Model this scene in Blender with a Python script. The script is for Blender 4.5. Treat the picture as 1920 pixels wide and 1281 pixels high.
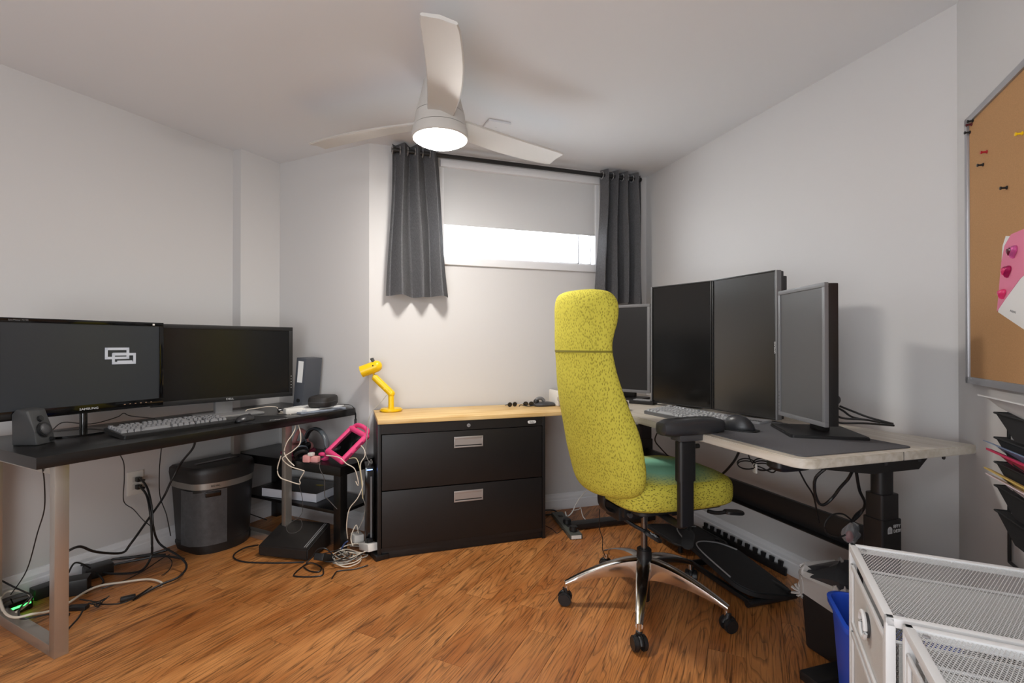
import bpy, bmesh, math, random
from mathutils import Vector, Matrix
random.seed(7)
S = bpy.context.scene
COL = S.collection
for o in list(bpy.data.objects): bpy.data.objects.remove(o)
PI = math.pi
# ---------------------------------------------------------------- camera, world, lights, exposure
cam_d = bpy.data.cameras.new('camera'); cam = bpy.data.objects.new('camera', cam_d); COL.objects.link(cam)
cam.location = (0, 0, 1.135); cam.rotation_euler = (math.radians(90.3), 0, 0)
cam_d.sensor_width = 36; cam_d.lens = 923/1920*36; cam_d.clip_start = .02
S.camera = cam
W = bpy.data.worlds.new('overcast sky'); S.world = W; W.use_nodes = True
W.node_tree.nodes['Background'].inputs[0].default_value = (.93, .97, 1, 1)
W.node_tree.nodes['Background'].inputs[1].default_value = 13.0
def area(name, loc, target, size, power, color):
    d = bpy.data.lights.new(name, 'AREA'); d.shape = 'RECTANGLE'; d.size, d.size_y = size; d.energy = power; d.color = color
    o = bpy.data.objects.new(name, d); COL.objects.link(o); o.location = loc
    o.rotation_euler = (Vector(target)-Vector(loc)).to_track_quat('-Z', 'Y').to_euler(); return o
area('rear_fill_light', (-.55, -.75, 2.3), (-.5, .2, 0), (1.5, .9), 23, (.95, .975, 1))  # unseen fill lamp added behind the camera to lift the foreground floor
area('ceiling_bounce_fill', (-.9, -1.2, 1.0), (-.1, 1.6, 2.9), (1.5, 1.7), 52, (.90, .955, 1))  # added bounce fill behind the camera, tilted up to brighten the ceiling
GLOBE = 150.0
S.view_settings.view_transform = 'Standard'; S.view_settings.look = 'None'; S.view_settings.gamma = 1
S.view_settings.use_curve_mapping = False; S.view_settings.exposure = 0.06
# ---------------------------------------------------------------- materials
def lin(c):
    r = []
    for v in c[:3]:
        v /= 255.; r.append(v/12.92 if v <= .04045 else ((v+.055)/1.055)**2.4)
    return (*r, 1)
MATS = {}
def mat(name, rgb, rough=.5, metal=0, spec=.5, vary=0, scale=30, bump=0, bscale=200, coat=0, sheen=0, emit=None, es=0, alpha=1, stretch=(1,1,1)):
    if name in MATS: return MATS[name]
    m = bpy.data.materials.new(name); m.use_nodes = True; N = m.node_tree.nodes; L = m.node_tree.links
    b = N['Principled BSDF']; c = lin(rgb); b.inputs['Base Color'].default_value = c
    b.inputs['Roughness'].default_value = rough; b.inputs['Metallic'].default_value = metal
    b.inputs['Specular IOR Level'].default_value = spec
    if coat: b.inputs['Coat Weight'].default_value = coat; b.inputs['Coat Roughness'].default_value = .1
    if sheen: b.inputs['Sheen Weight'].default_value = sheen
    if emit: b.inputs['Emission Color'].default_value = lin(emit); b.inputs['Emission Strength'].default_value = es
    if vary or bump:
        tc = N.new('ShaderNodeTexCoord'); mp = N.new('ShaderNodeMapping'); mp.inputs['Scale'].default_value = stretch
        L.new(tc.outputs['Object'], mp.inputs[0])
    if vary:
        n = N.new('ShaderNodeTexNoise'); n.inputs['Scale'].default_value = scale; n.inputs['Detail'].default_value = 4; L.new(mp.outputs[0], n.inputs['Vector'])
        x = N.new('ShaderNodeMix'); x.data_type = 'RGBA'; L.new(n.outputs[0], x.inputs[0])
        x.inputs[6].default_value = (*[v*(1-vary) for v in c[:3]], 1); x.inputs[7].default_value = (*[min(1, v*(1+vary)) for v in c[:3]], 1)
        L.new(x.outputs[2], b.inputs['Base Color'])
    if bump:
        n = N.new('ShaderNodeTexNoise'); n.inputs['Scale'].default_value = bscale; L.new(mp.outputs[0], n.inputs['Vector'])
        bp = N.new('ShaderNodeBump'); bp.inputs['Strength'].default_value = bump; bp.inputs['Distance'].default_value = .002
        L.new(n.outputs[0], bp.inputs['Height']); L.new(bp.outputs[0], b.inputs['Normal'])
    MATS[name] = m; return m
def math_node(N, L, op, a, b=None, c=None):
    n = N.new('ShaderNodeMath'); n.operation = op
    for i, v in enumerate((a, b, c)):
        if v is None: continue
        if isinstance(v, (int, float)): n.inputs[i].default_value = v
        else: L.new(v, n.inputs[i])
    return n.outputs[0]
def wood_floor():
    m = bpy.data.materials.new('laminate_oak'); m.use_nodes = True; N = m.node_tree.nodes; L = m.node_tree.links; b = N['Principled BSDF']
    tc = N.new('ShaderNodeTexCoord'); oi = N.new('ShaderNodeObjectInfo')
    off = N.new('ShaderNodeVectorMath'); off.operation = 'MULTIPLY_ADD'
    cb = N.new('ShaderNodeCombineXYZ'); 
    for i in range(3): L.new(oi.outputs['Random'], cb.inputs[i])
    L.new(cb.outputs[0], off.inputs[0]); off.inputs[1].default_value = (37, 91, 13); L.new(tc.outputs['Object'], off.inputs[2])
    def noise(scale, sc, det=3, dist=0):
        mp = N.new('ShaderNodeMapping'); mp.inputs['Scale'].default_value = sc; L.new(off.outputs[0], mp.inputs[0])
        n = N.new('ShaderNodeTexNoise'); n.inputs['Scale'].default_value = scale; n.inputs['Detail'].default_value = det; n.inputs['Distortion'].default_value = dist
        L.new(mp.outputs[0], n.inputs['Vector']); return n.outputs[0]
    # growth rings: contour lines of a stretched noise field
    f = noise(2.0, (3.6, .38, 1), 2, .25)
    rings = math_node(N, L, 'FRACT', math_node(N, L, 'MULTIPLY', f, 24.0))
    ring = N.new('ShaderNodeValToRGB'); ring.color_ramp.elements[0].position = 0; ring.color_ramp.elements[0].color = (0, 0, 0, 1)
    ring.color_ramp.elements[1].position = .3; ring.color_ramp.elements[1].color = (1, 1, 1, 1); e = ring.color_ramp.elements.new(.97); e.color = (.72, .72, .72, 1); L.new(rings, ring.inputs[0])
    pores = noise(30, (6.5, .22, 1), 5)
    pr = N.new('ShaderNodeValToRGB'); pr.color_ramp.elements[0].position = .33; pr.color_ramp.elements[0].color = (0, 0, 0, 1); pr.color_ramp.elements[1].position = .5; L.new(pores, pr.inputs[0])
    blot = noise(3.0, (2.2, .8, 1), 3)
    mx = N.new('ShaderNodeValToRGB'); els = mx.color_ramp.elements
    els[0].position = .3; els[0].color = lin((170, 102, 48)); els[1].position = .7; els[1].color = lin((208, 142, 82)); L.new(blot, mx.inputs[0])
    kn = noise(5.5, (2.8, .6, 1), 3, .8)
    kr = N.new('ShaderNodeValToRGB'); kr.color_ramp.elements[0].position = .64; kr.color_ramp.elements[0].color = (1, 1, 1, 1); kr.color_ramp.elements[1].position = .72; kr.color_ramp.elements[1].color = (.3, .25, .22, 1); L.new(kn, kr.inputs[0])
    def mul(a, bb, fac, dark):
        x = N.new('ShaderNodeMix'); x.data_type = 'RGBA'; x.blend_type = 'MULTIPLY'; x.inputs[0].default_value = fac; L.new(a, x.inputs[6]); L.new(bb, x.inputs[7]); return x.outputs[2]
    c = mul(mx.outputs[0], ring.outputs[0], .5, 0); c = mul(c, pr.outputs[0], .62, 0); c = mul(c, kr.outputs[0], .8, 0)
    hs = N.new('ShaderNodeHueSaturation'); L.new(c, hs.inputs['Color']); L.new(math_node(N, L, 'MULTIPLY_ADD', oi.outputs['Random'], .10, .95), hs.inputs['Value']); L.new(hs.outputs[0], b.inputs['Base Color'])
    b.inputs['Roughness'].default_value = .38; b.inputs['Specular IOR Level'].default_value = .45
    bp = N.new('ShaderNodeBump'); bp.inputs['Strength'].default_value = .12; bp.inputs['Distance'].default_value = .002; L.new(pr.outputs[0], bp.inputs['Height']); L.new(bp.outputs[0], b.inputs['Normal'])
    return m
def wood_plain(name, c0, c1, sc=(2, 30, 30), rough=.45):
    m = bpy.data.materials.new(name); m.use_nodes = True; N = m.node_tree.nodes; L = m.node_tree.links; b = N['Principled BSDF']
    tc = N.new('ShaderNodeTexCoord'); mp = N.new('ShaderNodeMapping'); mp.inputs['Scale'].default_value = sc; L.new(tc.outputs['Object'], mp.inputs[0])
    n = N.new('ShaderNodeTexNoise'); n.inputs['Scale'].default_value = 1; n.inputs['Detail'].default_value = 6; n.inputs['Distortion'].default_value = .3; L.new(mp.outputs[0], n.inputs['Vector'])
    r = N.new('ShaderNodeValToRGB'); r.color_ramp.elements[0].position = .35; r.color_ramp.elements[0].color = lin(c0); r.color_ramp.elements[1].position = .65; r.color_ramp.elements[1].color = lin(c1)
    L.new(n.outputs[0], r.inputs[0]); L.new(r.outputs[0], b.inputs['Base Color']); b.inputs['Roughness'].default_value = rough; return m
def fabric(name, base, dark, sc=(110, 110, 60), teal_reflection=None, thr=.27):
    m = bpy.data.materials.new(name); m.use_nodes = True; N = m.node_tree.nodes; L = m.node_tree.links; b = N['Principled BSDF']
    tc = N.new('ShaderNodeTexCoord'); mp = N.new('ShaderNodeMapping'); mp.inputs['Scale'].default_value = sc; L.new(tc.outputs['Object'], mp.inputs[0])
    v = N.new('ShaderNodeTexVoronoi'); v.inputs['Scale'].default_value = 1; v.inputs['Randomness'].default_value = .9; L.new(mp.outputs[0], v.inputs['Vector'])
    r = N.new('ShaderNodeValToRGB'); r.color_ramp.elements[0].position = thr*.55; r.color_ramp.elements[0].color = lin(dark); r.color_ramp.elements[1].position = thr; r.color_ramp.elements[1].color = lin(base)
    L.new(v.outputs['Distance'], r.inputs[0]); out = r.outputs[0]
    if teal_reflection:  # teal reflected light on the seat top, painted into the fabric colour
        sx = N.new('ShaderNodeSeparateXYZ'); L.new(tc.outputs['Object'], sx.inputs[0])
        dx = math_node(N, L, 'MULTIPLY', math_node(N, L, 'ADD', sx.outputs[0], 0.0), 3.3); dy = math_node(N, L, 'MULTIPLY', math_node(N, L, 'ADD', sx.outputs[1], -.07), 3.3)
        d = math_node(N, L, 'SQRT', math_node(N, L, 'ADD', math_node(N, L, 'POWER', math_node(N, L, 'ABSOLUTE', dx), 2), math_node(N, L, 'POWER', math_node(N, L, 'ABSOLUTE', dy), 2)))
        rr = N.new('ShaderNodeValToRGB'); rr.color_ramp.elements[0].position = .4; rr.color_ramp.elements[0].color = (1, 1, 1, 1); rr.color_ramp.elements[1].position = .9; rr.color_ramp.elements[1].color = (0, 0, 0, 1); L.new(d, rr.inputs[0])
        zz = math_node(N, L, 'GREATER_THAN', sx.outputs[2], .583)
        x = N.new('ShaderNodeMix'); x.data_type = 'RGBA'; L.new(math_node(N, L, 'MULTIPLY', rr.outputs[0], zz), x.inputs[0]); L.new(out, x.inputs[6]); x.inputs[7].default_value = lin(teal_reflection); out = x.outputs[2]
    L.new(out, b.inputs['Base Color']); b.inputs['Roughness'].default_value = .85; b.inputs['Specular IOR Level'].default_value = .2
    bp = N.new('ShaderNodeBump'); bp.inputs['Strength'].default_value = .35; bp.inputs['Distance'].default_value = .0015; L.new(v.outputs['Distance'], bp.inputs['Height']); L.new(bp.outputs[0], b.inputs['Normal'])
    return m
wallm = mat('wall_paint', (206, 204, 203), .55, spec=.25, bump=.05, bscale=400)
ceilm = mat('ceiling_paint', (228, 229, 231), .7, spec=.2)
trimm = mat('trim_paint', (228, 228, 230), .35)
black = mat('black_plastic', (26, 26, 27), .42)
gloss = mat('gloss_black', (10, 10, 11), .08)
soft = mat('black_rubber', (24, 24, 26), .6, bump=.1)
blackwood = mat('black_brown_laminate', (19, 18, 18), .3, vary=.25, scale=12, stretch=(1, 12, 1))
steelm = mat('brushed_steel', (188, 182, 174), .34, .8, vary=.06, scale=60, stretch=(20, 20, .5))
alum = mat('polished_aluminium', (222, 220, 216), .17, 1)
silver = mat('silver_plastic', (160, 160, 162), .35, .4)
dgrey = mat('dark_grey_plastic', (62, 62, 64), .45)
mgrey = mat('mid_grey_plastic', (112, 112, 114), .45)
white = mat('white_plastic', (225, 222, 216), .4)
cream = mat('cream_cable', (214, 203, 186), .5)
screen = mat('screen_off', (22, 22, 23), .23, spec=.45)
screeng = mat('screen_glossy', (9, 9, 10), .12, spec=.6)
cabm = mat('cabinet_black', (29, 27, 27), .42, spec=.4, bump=.04, bscale=500)
pink = mat('pink_foam', (232, 72, 128), .55)
lpink = mat('pale_pink', (226, 160, 158), .7, bump=.3, bscale=60)
yellow = mat('yellow_paint', (242, 200, 20), .3)
bluep = mat('blue_plastic', (38, 84, 205), .35)
paper = mat('paper', (232, 232, 230), .7)
pinem = wood_plain('pine_board', (206, 164, 98), (232, 200, 142), (3, 45, 45))
oakm = wood_plain('white_oak_laminate', (186, 176, 160), (208, 201, 190), (40, 2.5, 40), .35)
feltm = mat('grey_felt', (92, 92, 95), .9, spec=.15, vary=.25, scale=700)
curtm = mat('grey_linen', (124, 124, 127), .9, spec=.1, vary=.5, scale=260, bump=.4, bscale=400, stretch=(1, 1, .35))
chairf = fabric('chartreuse_fabric', (200, 190, 74), (150, 140, 50), (190, 190, 80), thr=.46)
seatf = fabric('chartreuse_seat_fabric', (200, 190, 74), (124, 116, 42), (90, 90, 190), teal_reflection=(138, 200, 174), thr=.44)
corkm = mat('cork', (182, 140, 98), .85, spec=.15, vary=.22, scale=420)
text_w = mat('white_print', (205, 205, 205), .5)
text_d = mat('dark_print', (40, 40, 40), .5)
# ---------------------------------------------------------------- mesh helpers
def link(name, me, m, parent=None, loc=None, rotz=0, smooth=False):
    o = bpy.data.objects.new(name, me); COL.objects.link(o)
    if m is not None and len(me.materials) == 0: me.materials.append(m)
    if parent is not None: o.parent = parent
    if loc is not None: o.location = loc
    o.rotation_euler.z = rotz
    if smooth:
        for p in me.polygons: p.use_smooth = True
        try: me.set_sharp_from_angle(angle=math.radians(38))
        except Exception: pass
    return o
class MB:
    def __init__(s): s.bm = bmesh.new()
    def _add(s, b2):
        me = bpy.data.meshes.new('tmp'); b2.to_mesh(me); b2.free(); s.bm.from_mesh(me); bpy.data.meshes.remove(me); return s
    def box(s, c, d, bev=0, M=None, rz=0, taper=None):
        b = bmesh.new(); bmesh.ops.create_cube(b, size=1)
        for v in b.verts:
            k = 1
            if taper and v.co.z < 0: k = taper
            v.co = Vector((v.co.x*d[0]*k, v.co.y*d[1]*k, v.co.z*d[2]))
        if bev: bmesh.ops.bevel(b, geom=b.edges[:], offset=bev, segments=2, affect='EDGES', profile=.6)
        T = Matrix.Translation(c) @ Matrix.Rotation(rz, 4, 'Z')
        if M is not None: T = T @ M
        bmesh.ops.transform(b, matrix=T, verts=b.verts); return s._add(b)
    def cyl(s, a, b_, r, r2=None, n=20, bev=0):
        a = Vector(a); b_ = Vector(b_); d = b_-a; L = d.length
        b = bmesh.new(); bmesh.ops.create_cone(b, cap_ends=True, segments=n, radius1=r, radius2=r if r2 is None else r2, depth=L)
        if bev: bmesh.ops.bevel(b, geom=[e for e in b.edges if e.is_boundary or len(e.link_faces) == 2 and (len(e.link_faces[0].verts) > 4 or len(e.link_faces[1].verts) > 4)], offset=bev, segments=2, affect='EDGES')
        bmesh.ops.transform(b, matrix=Matrix.Translation((a+b_)/2) @ d.to_track_quat('Z', 'Y').to_matrix().to_4x4(), verts=b.verts); return s._add(b)
    def sph(s, c, r, sc=(1, 1, 1), n=16, rz=0):
        b = bmesh.new(); bmesh.ops.create_uvsphere(b, u_segments=n, v_segments=max(6, n//2), radius=r)
        bmesh.ops.transform(b, matrix=Matrix.Translation(c) @ Matrix.Rotation(rz, 4, 'Z') @ Matrix.Diagonal((*sc, 1)), verts=b.verts); return s._add(b)
    def tube(s, pts, r, n=8, closed=False, smooth=6, flat=1):
        P = spline(pts, smooth, closed) if smooth else [Vector(p) for p in pts]
        bm = s.bm; rings = []; up = Vector((0, 0, 1)); m = len(P)
        for i, p in enumerate(P):
            t = (P[(i+1) % m if closed else min(i+1, m-1)]-P[(i-1) % m if closed else max(i-1, 0)])
            if t.length < 1e-9: t = Vector((1, 0, 0))
            t.normalize()
            x = t.cross(up)
            if x.length < .05: x = rings and prevx or t.cross(Vector((1, 0, 0)))
            x.normalize(); prevx = x; y = x.cross(t).normalized()
            rings.append([bm.verts.new(p+x*(r*math.cos(2*PI*k/n))+y*(r*flat*math.sin(2*PI*k/n))) for k in range(n)])
        for i in range(m if closed else m-1):
            A_, B_ = rings[i], rings[(i+1) % m]
            for k in range(n):
                bm.faces.new((A_[k], A_[(k+1) % n], B_[(k+1) % n], B_[k]))
        if not closed:
            bm.faces.new(rings[0][::-1]); bm.faces.new(rings[-1])
        return s
    def loft(s, rings, cap=True, closed=True):
        bm = s.bm; R = [[bm.verts.new(p) for p in r] for r in rings]; n = len(R[0])
        for i in range(len(R)-1):
            for k in range(n if closed else n-1):
                bm.faces.new((R[i][k], R[i][(k+1) % n], R[i+1][(k+1) % n], R[i+1][k]))
        if cap and closed: bm.faces.new(R[0][::-1]); bm.faces.new(R[-1])
        return s
    def prism(s, poly, z0, z1, bev=0):
        b = bmesh.new(); vs = [b.verts.new((x, y, z0)) for x, y in poly]; f = b.faces.new(vs)
        if f.normal.z > 0 or True: b.normal_update()
        r = bmesh.ops.extrude_face_region(b, geom=[f]); 
        for v in r['geom']:
            if isinstance(v, bmesh.types.BMVert): v.co.z = z1
        bmesh.ops.recalc_face_normals(b, faces=b.faces[:])
        if bev: bmesh.ops.bevel(b, geom=[e for e in b.edges if abs(e.verts[0].co.z-e.verts[1].co.z) < 1e-6], offset=bev, segments=2, affect='EDGES')
        return s._add(b)
    def xform(s, M): bmesh.ops.transform(s.bm, matrix=M, verts=s.bm.verts); return s
    def mesh(s, name):
        bmesh.ops.recalc_face_normals(s.bm, faces=s.bm.faces[:]); me = bpy.data.meshes.new(name); s.bm.to_mesh(me); s.bm.free(); return me
    def put(s, name, m, parent=None, loc=None, rotz=0, smooth=True):
        return link(name, s.mesh(name), m, parent, loc, rotz, smooth)
def spline(pts, k=6, closed=False):
    P = [Vector(p) for p in pts]; n = len(P)
    if n < 3: return P
    out = []
    for i in range(n if closed else n-1):
        g = (lambda j: P[j % n]) if closed else (lambda j: P[max(0, min(n-1, j))])
        a, b, c, d = g(i-1), g(i), g(i+1), g(i+2)
        for q in range(k):
            t = q/k; out.append(.5*((2*b)+(c-a)*t+(2*a-5*b+4*c-d)*t*t+(3*b-a-3*c+d)*t**3))
    if not closed: out.append(P[-1])
    return out
def sup(cx, cy, z, rx, ry, n=2.6, k=32):
    r = []
    for i in range(k):
        t = 2*PI*i/k; c, s_ = math.cos(t), math.sin(t)
        r.append((cx+rx*abs(c)**(2/n)*(1 if c >= 0 else -1), cy+ry*abs(s_)**(2/n)*(1 if s_ >= 0 else -1), z))
    return r
def rrect(w, d, r, k=5):
    P = []
    for cx, cy, a0 in ((w/2-r, d/2-r, 0), (-w/2+r, d/2-r, 90), (-w/2+r, -d/2+r, 180), (w/2-r, -d/2+r, 270)):
        for i in range(k+1):
            a = math.radians(a0+90*i/k); P.append((cx+r*math.cos(a), cy+r*math.sin(a)))
    return P
def tag(o, label, cat, group=None):
    o['label'] = label; o['category'] = cat
    if group: o['group'] = group
    return o
def thing(name, label, cat, loc=(0, 0, 0), rotz=0, group=None):
    o = bpy.data.objects.new(name, None); COL.objects.link(o); o.location = loc; o.rotation_euler.z = rotz; o.empty_display_size = .05
    return tag(o, label, cat, group)
def struct(o): o['kind'] = 'structure'; return o
def text(name, s, size, m, parent, loc, rot, align='CENTER', depth=.0006, sx=1, label=None):
    cu = bpy.data.curves.new(name, 'FONT'); cu.body = s; cu.size = size; cu.align_x = align; cu.align_y = 'CENTER'; cu.extrude = depth; cu.resolution_u = 3
    t = bpy.data.objects.new(name, cu); COL.objects.link(t); dg = bpy.context.evaluated_depsgraph_get(); me = bpy.data.meshes.new_from_object(t.evaluated_get(dg)); bpy.data.objects.remove(t)
    me.materials.clear(); o = link(name, me, m, parent, loc); o.rotation_euler = rot; o.scale = (sx, 1, 1)
    if label: o['label'] = label
    return o
def hd(h): return -math.radians(h)            # heading (clockwise from +Y) to z rotation: local +Y points along the heading
def H(h): a = math.radians(h); return Vector((math.sin(a), math.cos(a), 0))
def cable(name, label, pts, r, m, group=None, ends=(), cat='cable'):
    b = Vector(pts[0]); q = MB().tube([Vector(p)-b for p in pts], r, 7)
    o = q.put(name, m, None, b); tag(o, label, cat, group); return o
# ---------------------------------------------------------------- room shell
HB, HA, HR = 25.8, 71.5, 161.7                  # headings: long walls, window wall, right wall
B = H(HB); BL = Vector((-B.y, B.x, 0)); A = H(HA); AN = Vector((A.y, -A.x, 0)); RD = H(HR); RN = Vector((RD.y, -RD.x, 0))
W0 = Vector((-.87, 2.995, 0)); K = Vector((.987, 3.617, 0)); R = Vector((1.60, 1.765, 0)); CH = 2.36
UB = -4.05
p1 = W0+BL*.784; p2 = p1-B*.284; p3 = p2+BL*.076; 
p4 = W0+BL*.86+B*UB
q_ = (R-p4).dot(B); p5 = R-B*(q_)
room = [W0, p1, p2, p3, p4, p5, R, K]
def seg_wall(name, a, b, z0=0, z1=CH, th=.09, out=None, m=wallm):
    d = (b-a); n = Vector((-d.y, d.x, 0)).normalized()
    c = sum(room, Vector())/len(room)
    n = out if out is not None else n
    q = MB(); ex = 0
    P = [a-d.normalized()*ex, b+d.normalized()*ex]
    poly = [(P[0].x, P[0].y), (P[1].x, P[1].y), (P[1].x+n.x*th, P[1].y+n.y*th), (P[0].x+n.x*th, P[0].y+n.y*th)]
    q.prism(poly, z0, z1); return q
struct(seg_wall('w', p3, p4, out=BL).put('wall_left', wallm, smooth=False))
pill = MB().prism([(p1.x, p1.y), (p2.x, p2.y), (p3.x, p3.y), (p3.x+BL.x*.09, p3.y+BL.y*.09), (p1.x+BL.x*.166+B.x*0, p1.y+BL.y*.166)], 0, CH)
struct(pill.put('wall_left_pillar', wallm, smooth=False))
struct(seg_wall('w', W0, p1, out=B, th=.25).put('wall_alcove', wallm, smooth=False))
struct(seg_wall('w', K, R, out=-RN, th=.09).put('wall_right', wallm, smooth=False))
struct(seg_wall('w', R, p5, out=-BL).put('wall_front_right', wallm, smooth=False))
struct(seg_wall('w', p4, p5, out=-B).put('wall_rear', wallm, smooth=False))
WA0, WA1, WZ0, WZ1 = .43, 1.572, 1.69, 2.31
q = MB(); wn = -AN; LW = (K-W0).length
for a0, a1, z0, z1 in ((0, LW, 0, WZ0), (0, LW, WZ1, CH), (0, WA0, WZ0, WZ1), (WA1, LW, WZ0, WZ1)):
    a, b = W0+A*a0, W0+A*a1
    q.prism([(a.x, a.y), (b.x, b.y), (b.x+wn.x*.14, b.y+wn.y*.14), (a.x+wn.x*.14, a.y+wn.y*.14)], z0, z1)
struct(q.put('wall_window', wallm, smooth=False))
big = [(-4.6, -3.2), (3.2, -3.2), (3.2, 4.4), (-4.6, 4.4)]
struct(MB().prism(big, CH, CH+.08).put('ceiling', ceilm, smooth=False))
floor = struct(MB().prism(big, -.06, -.012).put('floor', mat('underlay', (60, 42, 28), .8), smooth=False))
# laminate strips, each its own piece
fm = wood_floor(); PW, PL = .128, 1.2
base0 = 1.4831; v00 = 1.039
cache = {}
def inside(x, y):
    c = False; n = len(room)
    for i in range(n):
        a, b = room[i], room[(i+1) % n]
        if (a.y > y) != (b.y > y) and x < (b.x-a.x)*(y-a.y)/(b.y-a.y)+a.x: c = not c
    return c
known = {0: 1.484, 3: 1.487, 7: 1.485, 10: 1.474, -1: 1.95}
for row in range(-24, 20):
    vc = v00+PW*(row-.5)
    us = [u/40 for u in range(-80, 180) if any(inside(*(B*(u/40)+BL*(vc+dv)).xy) for dv in (-PW/2, 0, PW/2))]
    if not us: continue
    u0, u1 = min(us)-.03, max(us)+.03
    j = known.get(row, 1.485+((row*0.37) % 1.0)*PL)
    k = math.floor((u0-j)/PL)
    a = j+k*PL
    while a < u1:
        s, e = max(a, u0), min(a+PL, u1); a += PL
        if e-s < .02: continue
        L_ = round(e-s-.0012, 3)
        if L_ not in cache:
            g = MB().box((0, 0, -.006), (PW-.0010, L_, .012), .0007); cache[L_] = g.mesh('plank')
            cache[L_].materials.append(fm)
        c = B*((s+e)/2)+BL*vc
        link('plank', cache[L_], fm, floor, (c.x, c.y, 0), hd(HB))
# baseboards
def baseboard(name, a, b, out):
    d = (b-a).normalized(); n = -out
    prof = [(0, 0), (.016, 0), (.016, .062), (.0125, .067), (.0125, .082), (.008, .094), (.005, .106), (0, .108)]
    rings = [[(p.x+n.x*x, p.y+n.y*x, z) for x, z in prof] for p in (a, b)]
    return struct(MB().loft(rings).put(name, trimm, smooth=False))
baseboard('baseboard_left', p4, p3, BL); baseboard('baseboard_left_pillar', p2, p1, BL); baseboard('baseboard_alcove', p1, W0, B)
baseboard('baseboard_window', W0, K, -AN); baseboard('baseboard_right', K, R, -RN); baseboard('baseboard_front_right', R, p5, -BL)
# ---------------------------------------------------------------- window
wr = math.atan2(A.y, A.x)                       # local x along the wall, local -y towards the room
win = bpy.data.objects.new('window_1', None); COL.objects.link(win); win['kind'] = 'structure'; win.location = W0; win.rotation_euler.z = wr
q = MB()
for c, d in (((1.0, .07, WZ1-.015), (1.14, .13, .03)), ((WA0+.015, .07, 2.0), (.03, .13, .6)), ((WA1-.015, .07, 2.0), (.03, .13, .6))): q.box(c, d, .002)
q.put('window_frame', trimm, win)
MB().box((1.0, .025, 1.667), (1.17, .085, .05), .004).put('window_sill', trimm, win)
q = MB()
for x0, x1 in ((WA0+.03, 1.441), (1.445, WA1-.03)):
    for c, d in ((((x0+x1)/2, .085, 1.705), (x1-x0, .03, .022)), (((x0+x1)/2, .085, 2.27), (x1-x0, .03, .022)), ((x0+.003, .085, 1.985), (.006, .03, .58)), ((x1-.003, .085, 1.985), (.006, .03, .58))): q.box(c, d, .002)
q.put('sash', trimm, win)
gm = bpy.data.materials.new('frosted_glass'); gm.use_nodes = True; gn = gm.node_tree.nodes; gb = gn['Principled BSDF']; gb.inputs['Base Color'].default_value = (.97, .98, 1, 1); gb.inputs['Roughness'].default_value = .5; gb.inputs['Transmission Weight'].default_value = 1; gb.inputs['IOR'].default_value = 1.1
for x0, x1 in ((WA0+.034, 1.437), (1.449, WA1-.034)): MB().box(((x0+x1)/2, .088, 1.985), (x1-x0, .004, .56)).put('pane', gm, win)
bl = thing('roller_blind', 'white roller blind pulled two thirds down over the small basement window', 'blind', W0+A*1.0+Vector((0, 0, 1.905)), wr)
blm = mat('blind_fabric', (206, 206, 206), .8, spec=.1)
MB().box((0, .012, .2), (1.128, .002, .39)).put('fabric', blm, bl)
MB().box((0, .012, .004), (1.128, .008, .014), .003).put('bottom_rail', blm, bl)
MB().box((0, .005, .383), (1.135, .045, .045), .006).put('cassette', trimm, bl)
# curtain rod and curtains
rod0 = W0+A*.155+AN*.085; RZ = 2.305
rd = thing('curtain_rod', 'thin black curtain rod close under the ceiling above the window', 'curtain rod', rod0+Vector((0, 0, RZ)), wr)
MB().cyl((0, 0, 0), (1.69, 0, 0), .0135, n=16).put('pole', black, rd)
MB().cyl((-.03, 0, 0), (0, 0, 0), .018, n=16, bev=.004).put('finial', black, rd); MB().cyl((1.69, 0, 0), (1.705, 0, 0), .016, n=16, bev=.004).put('finial', black, rd)
for x in (.02, 1.675): MB().box((x, .042, .0), (.015, .085, .012)).box((x, .082, .0), (.03, .006, .05), .002).put('bracket', black, rd)
def curtain(label, t0, t1, b0, b1, zb, n, amp_b, ph=0):
    c = thing('curtain', label, 'curtain', W0+AN*.085+Vector((0, 0, zb)), wr, None)
    NX, NZ = n*14, 14; rings = []
    zt = 2.345-zb
    for j in range(NZ+1):
        f = j/NZ; z = zt*(1-f); x0 = t0+(b0-t0)*f**1.2; x1 = t1+(b1-t1)*f**1.2; amp = .034+(amp_b-.034)*f
        row = []
        for i in range(NX+1):
            s = i/NX; w = math.sin(2*PI*n*s+ph); tri = math.asin(max(-1, min(1, w)))*2/PI
            y = amp*(tri*.75+w*.25); x = x0+(x1-x0)*s+.006*math.sin(7*s+5*f)
            row.append((x, y-.010*f*math.sin(9*s), z+.006*math.sin(2*PI*n*s*.5)*f))
        rings.append(row)
    q = MB(); q.loft(rings, cap=False, closed=False)
    geo = bmesh.ops.solidify(q.bm, geom=q.bm.faces[:], thickness=.003)
    q.put('cloth', curtm, c)
    for i in range(n*2):
        s = (i+.0)/(n*2); 
        if i % 1 == 0:
            x = t0+(t1-t0)*(s+.25/n*0)
            g = MB(); g.tube([(x+.0, .024*math.cos(a), RZ-zb+.024*math.sin(a)) for a in [2*PI*k/16 for k in range(16)]], .0035, 6, closed=True, smooth=0)
            g.put('grommet', silver, c)
    return c
curtain('left dark grey linen curtain hanging short beside the window, under the fan light', .13, .40, .10, .475, 1.425, 3, .05, .4)
curtain('right dark grey linen curtain bunched at the corner above the monitors', 1.545, 1.865, 1.505, 1.885, 1.42, 4, .045, 2.2)
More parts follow.
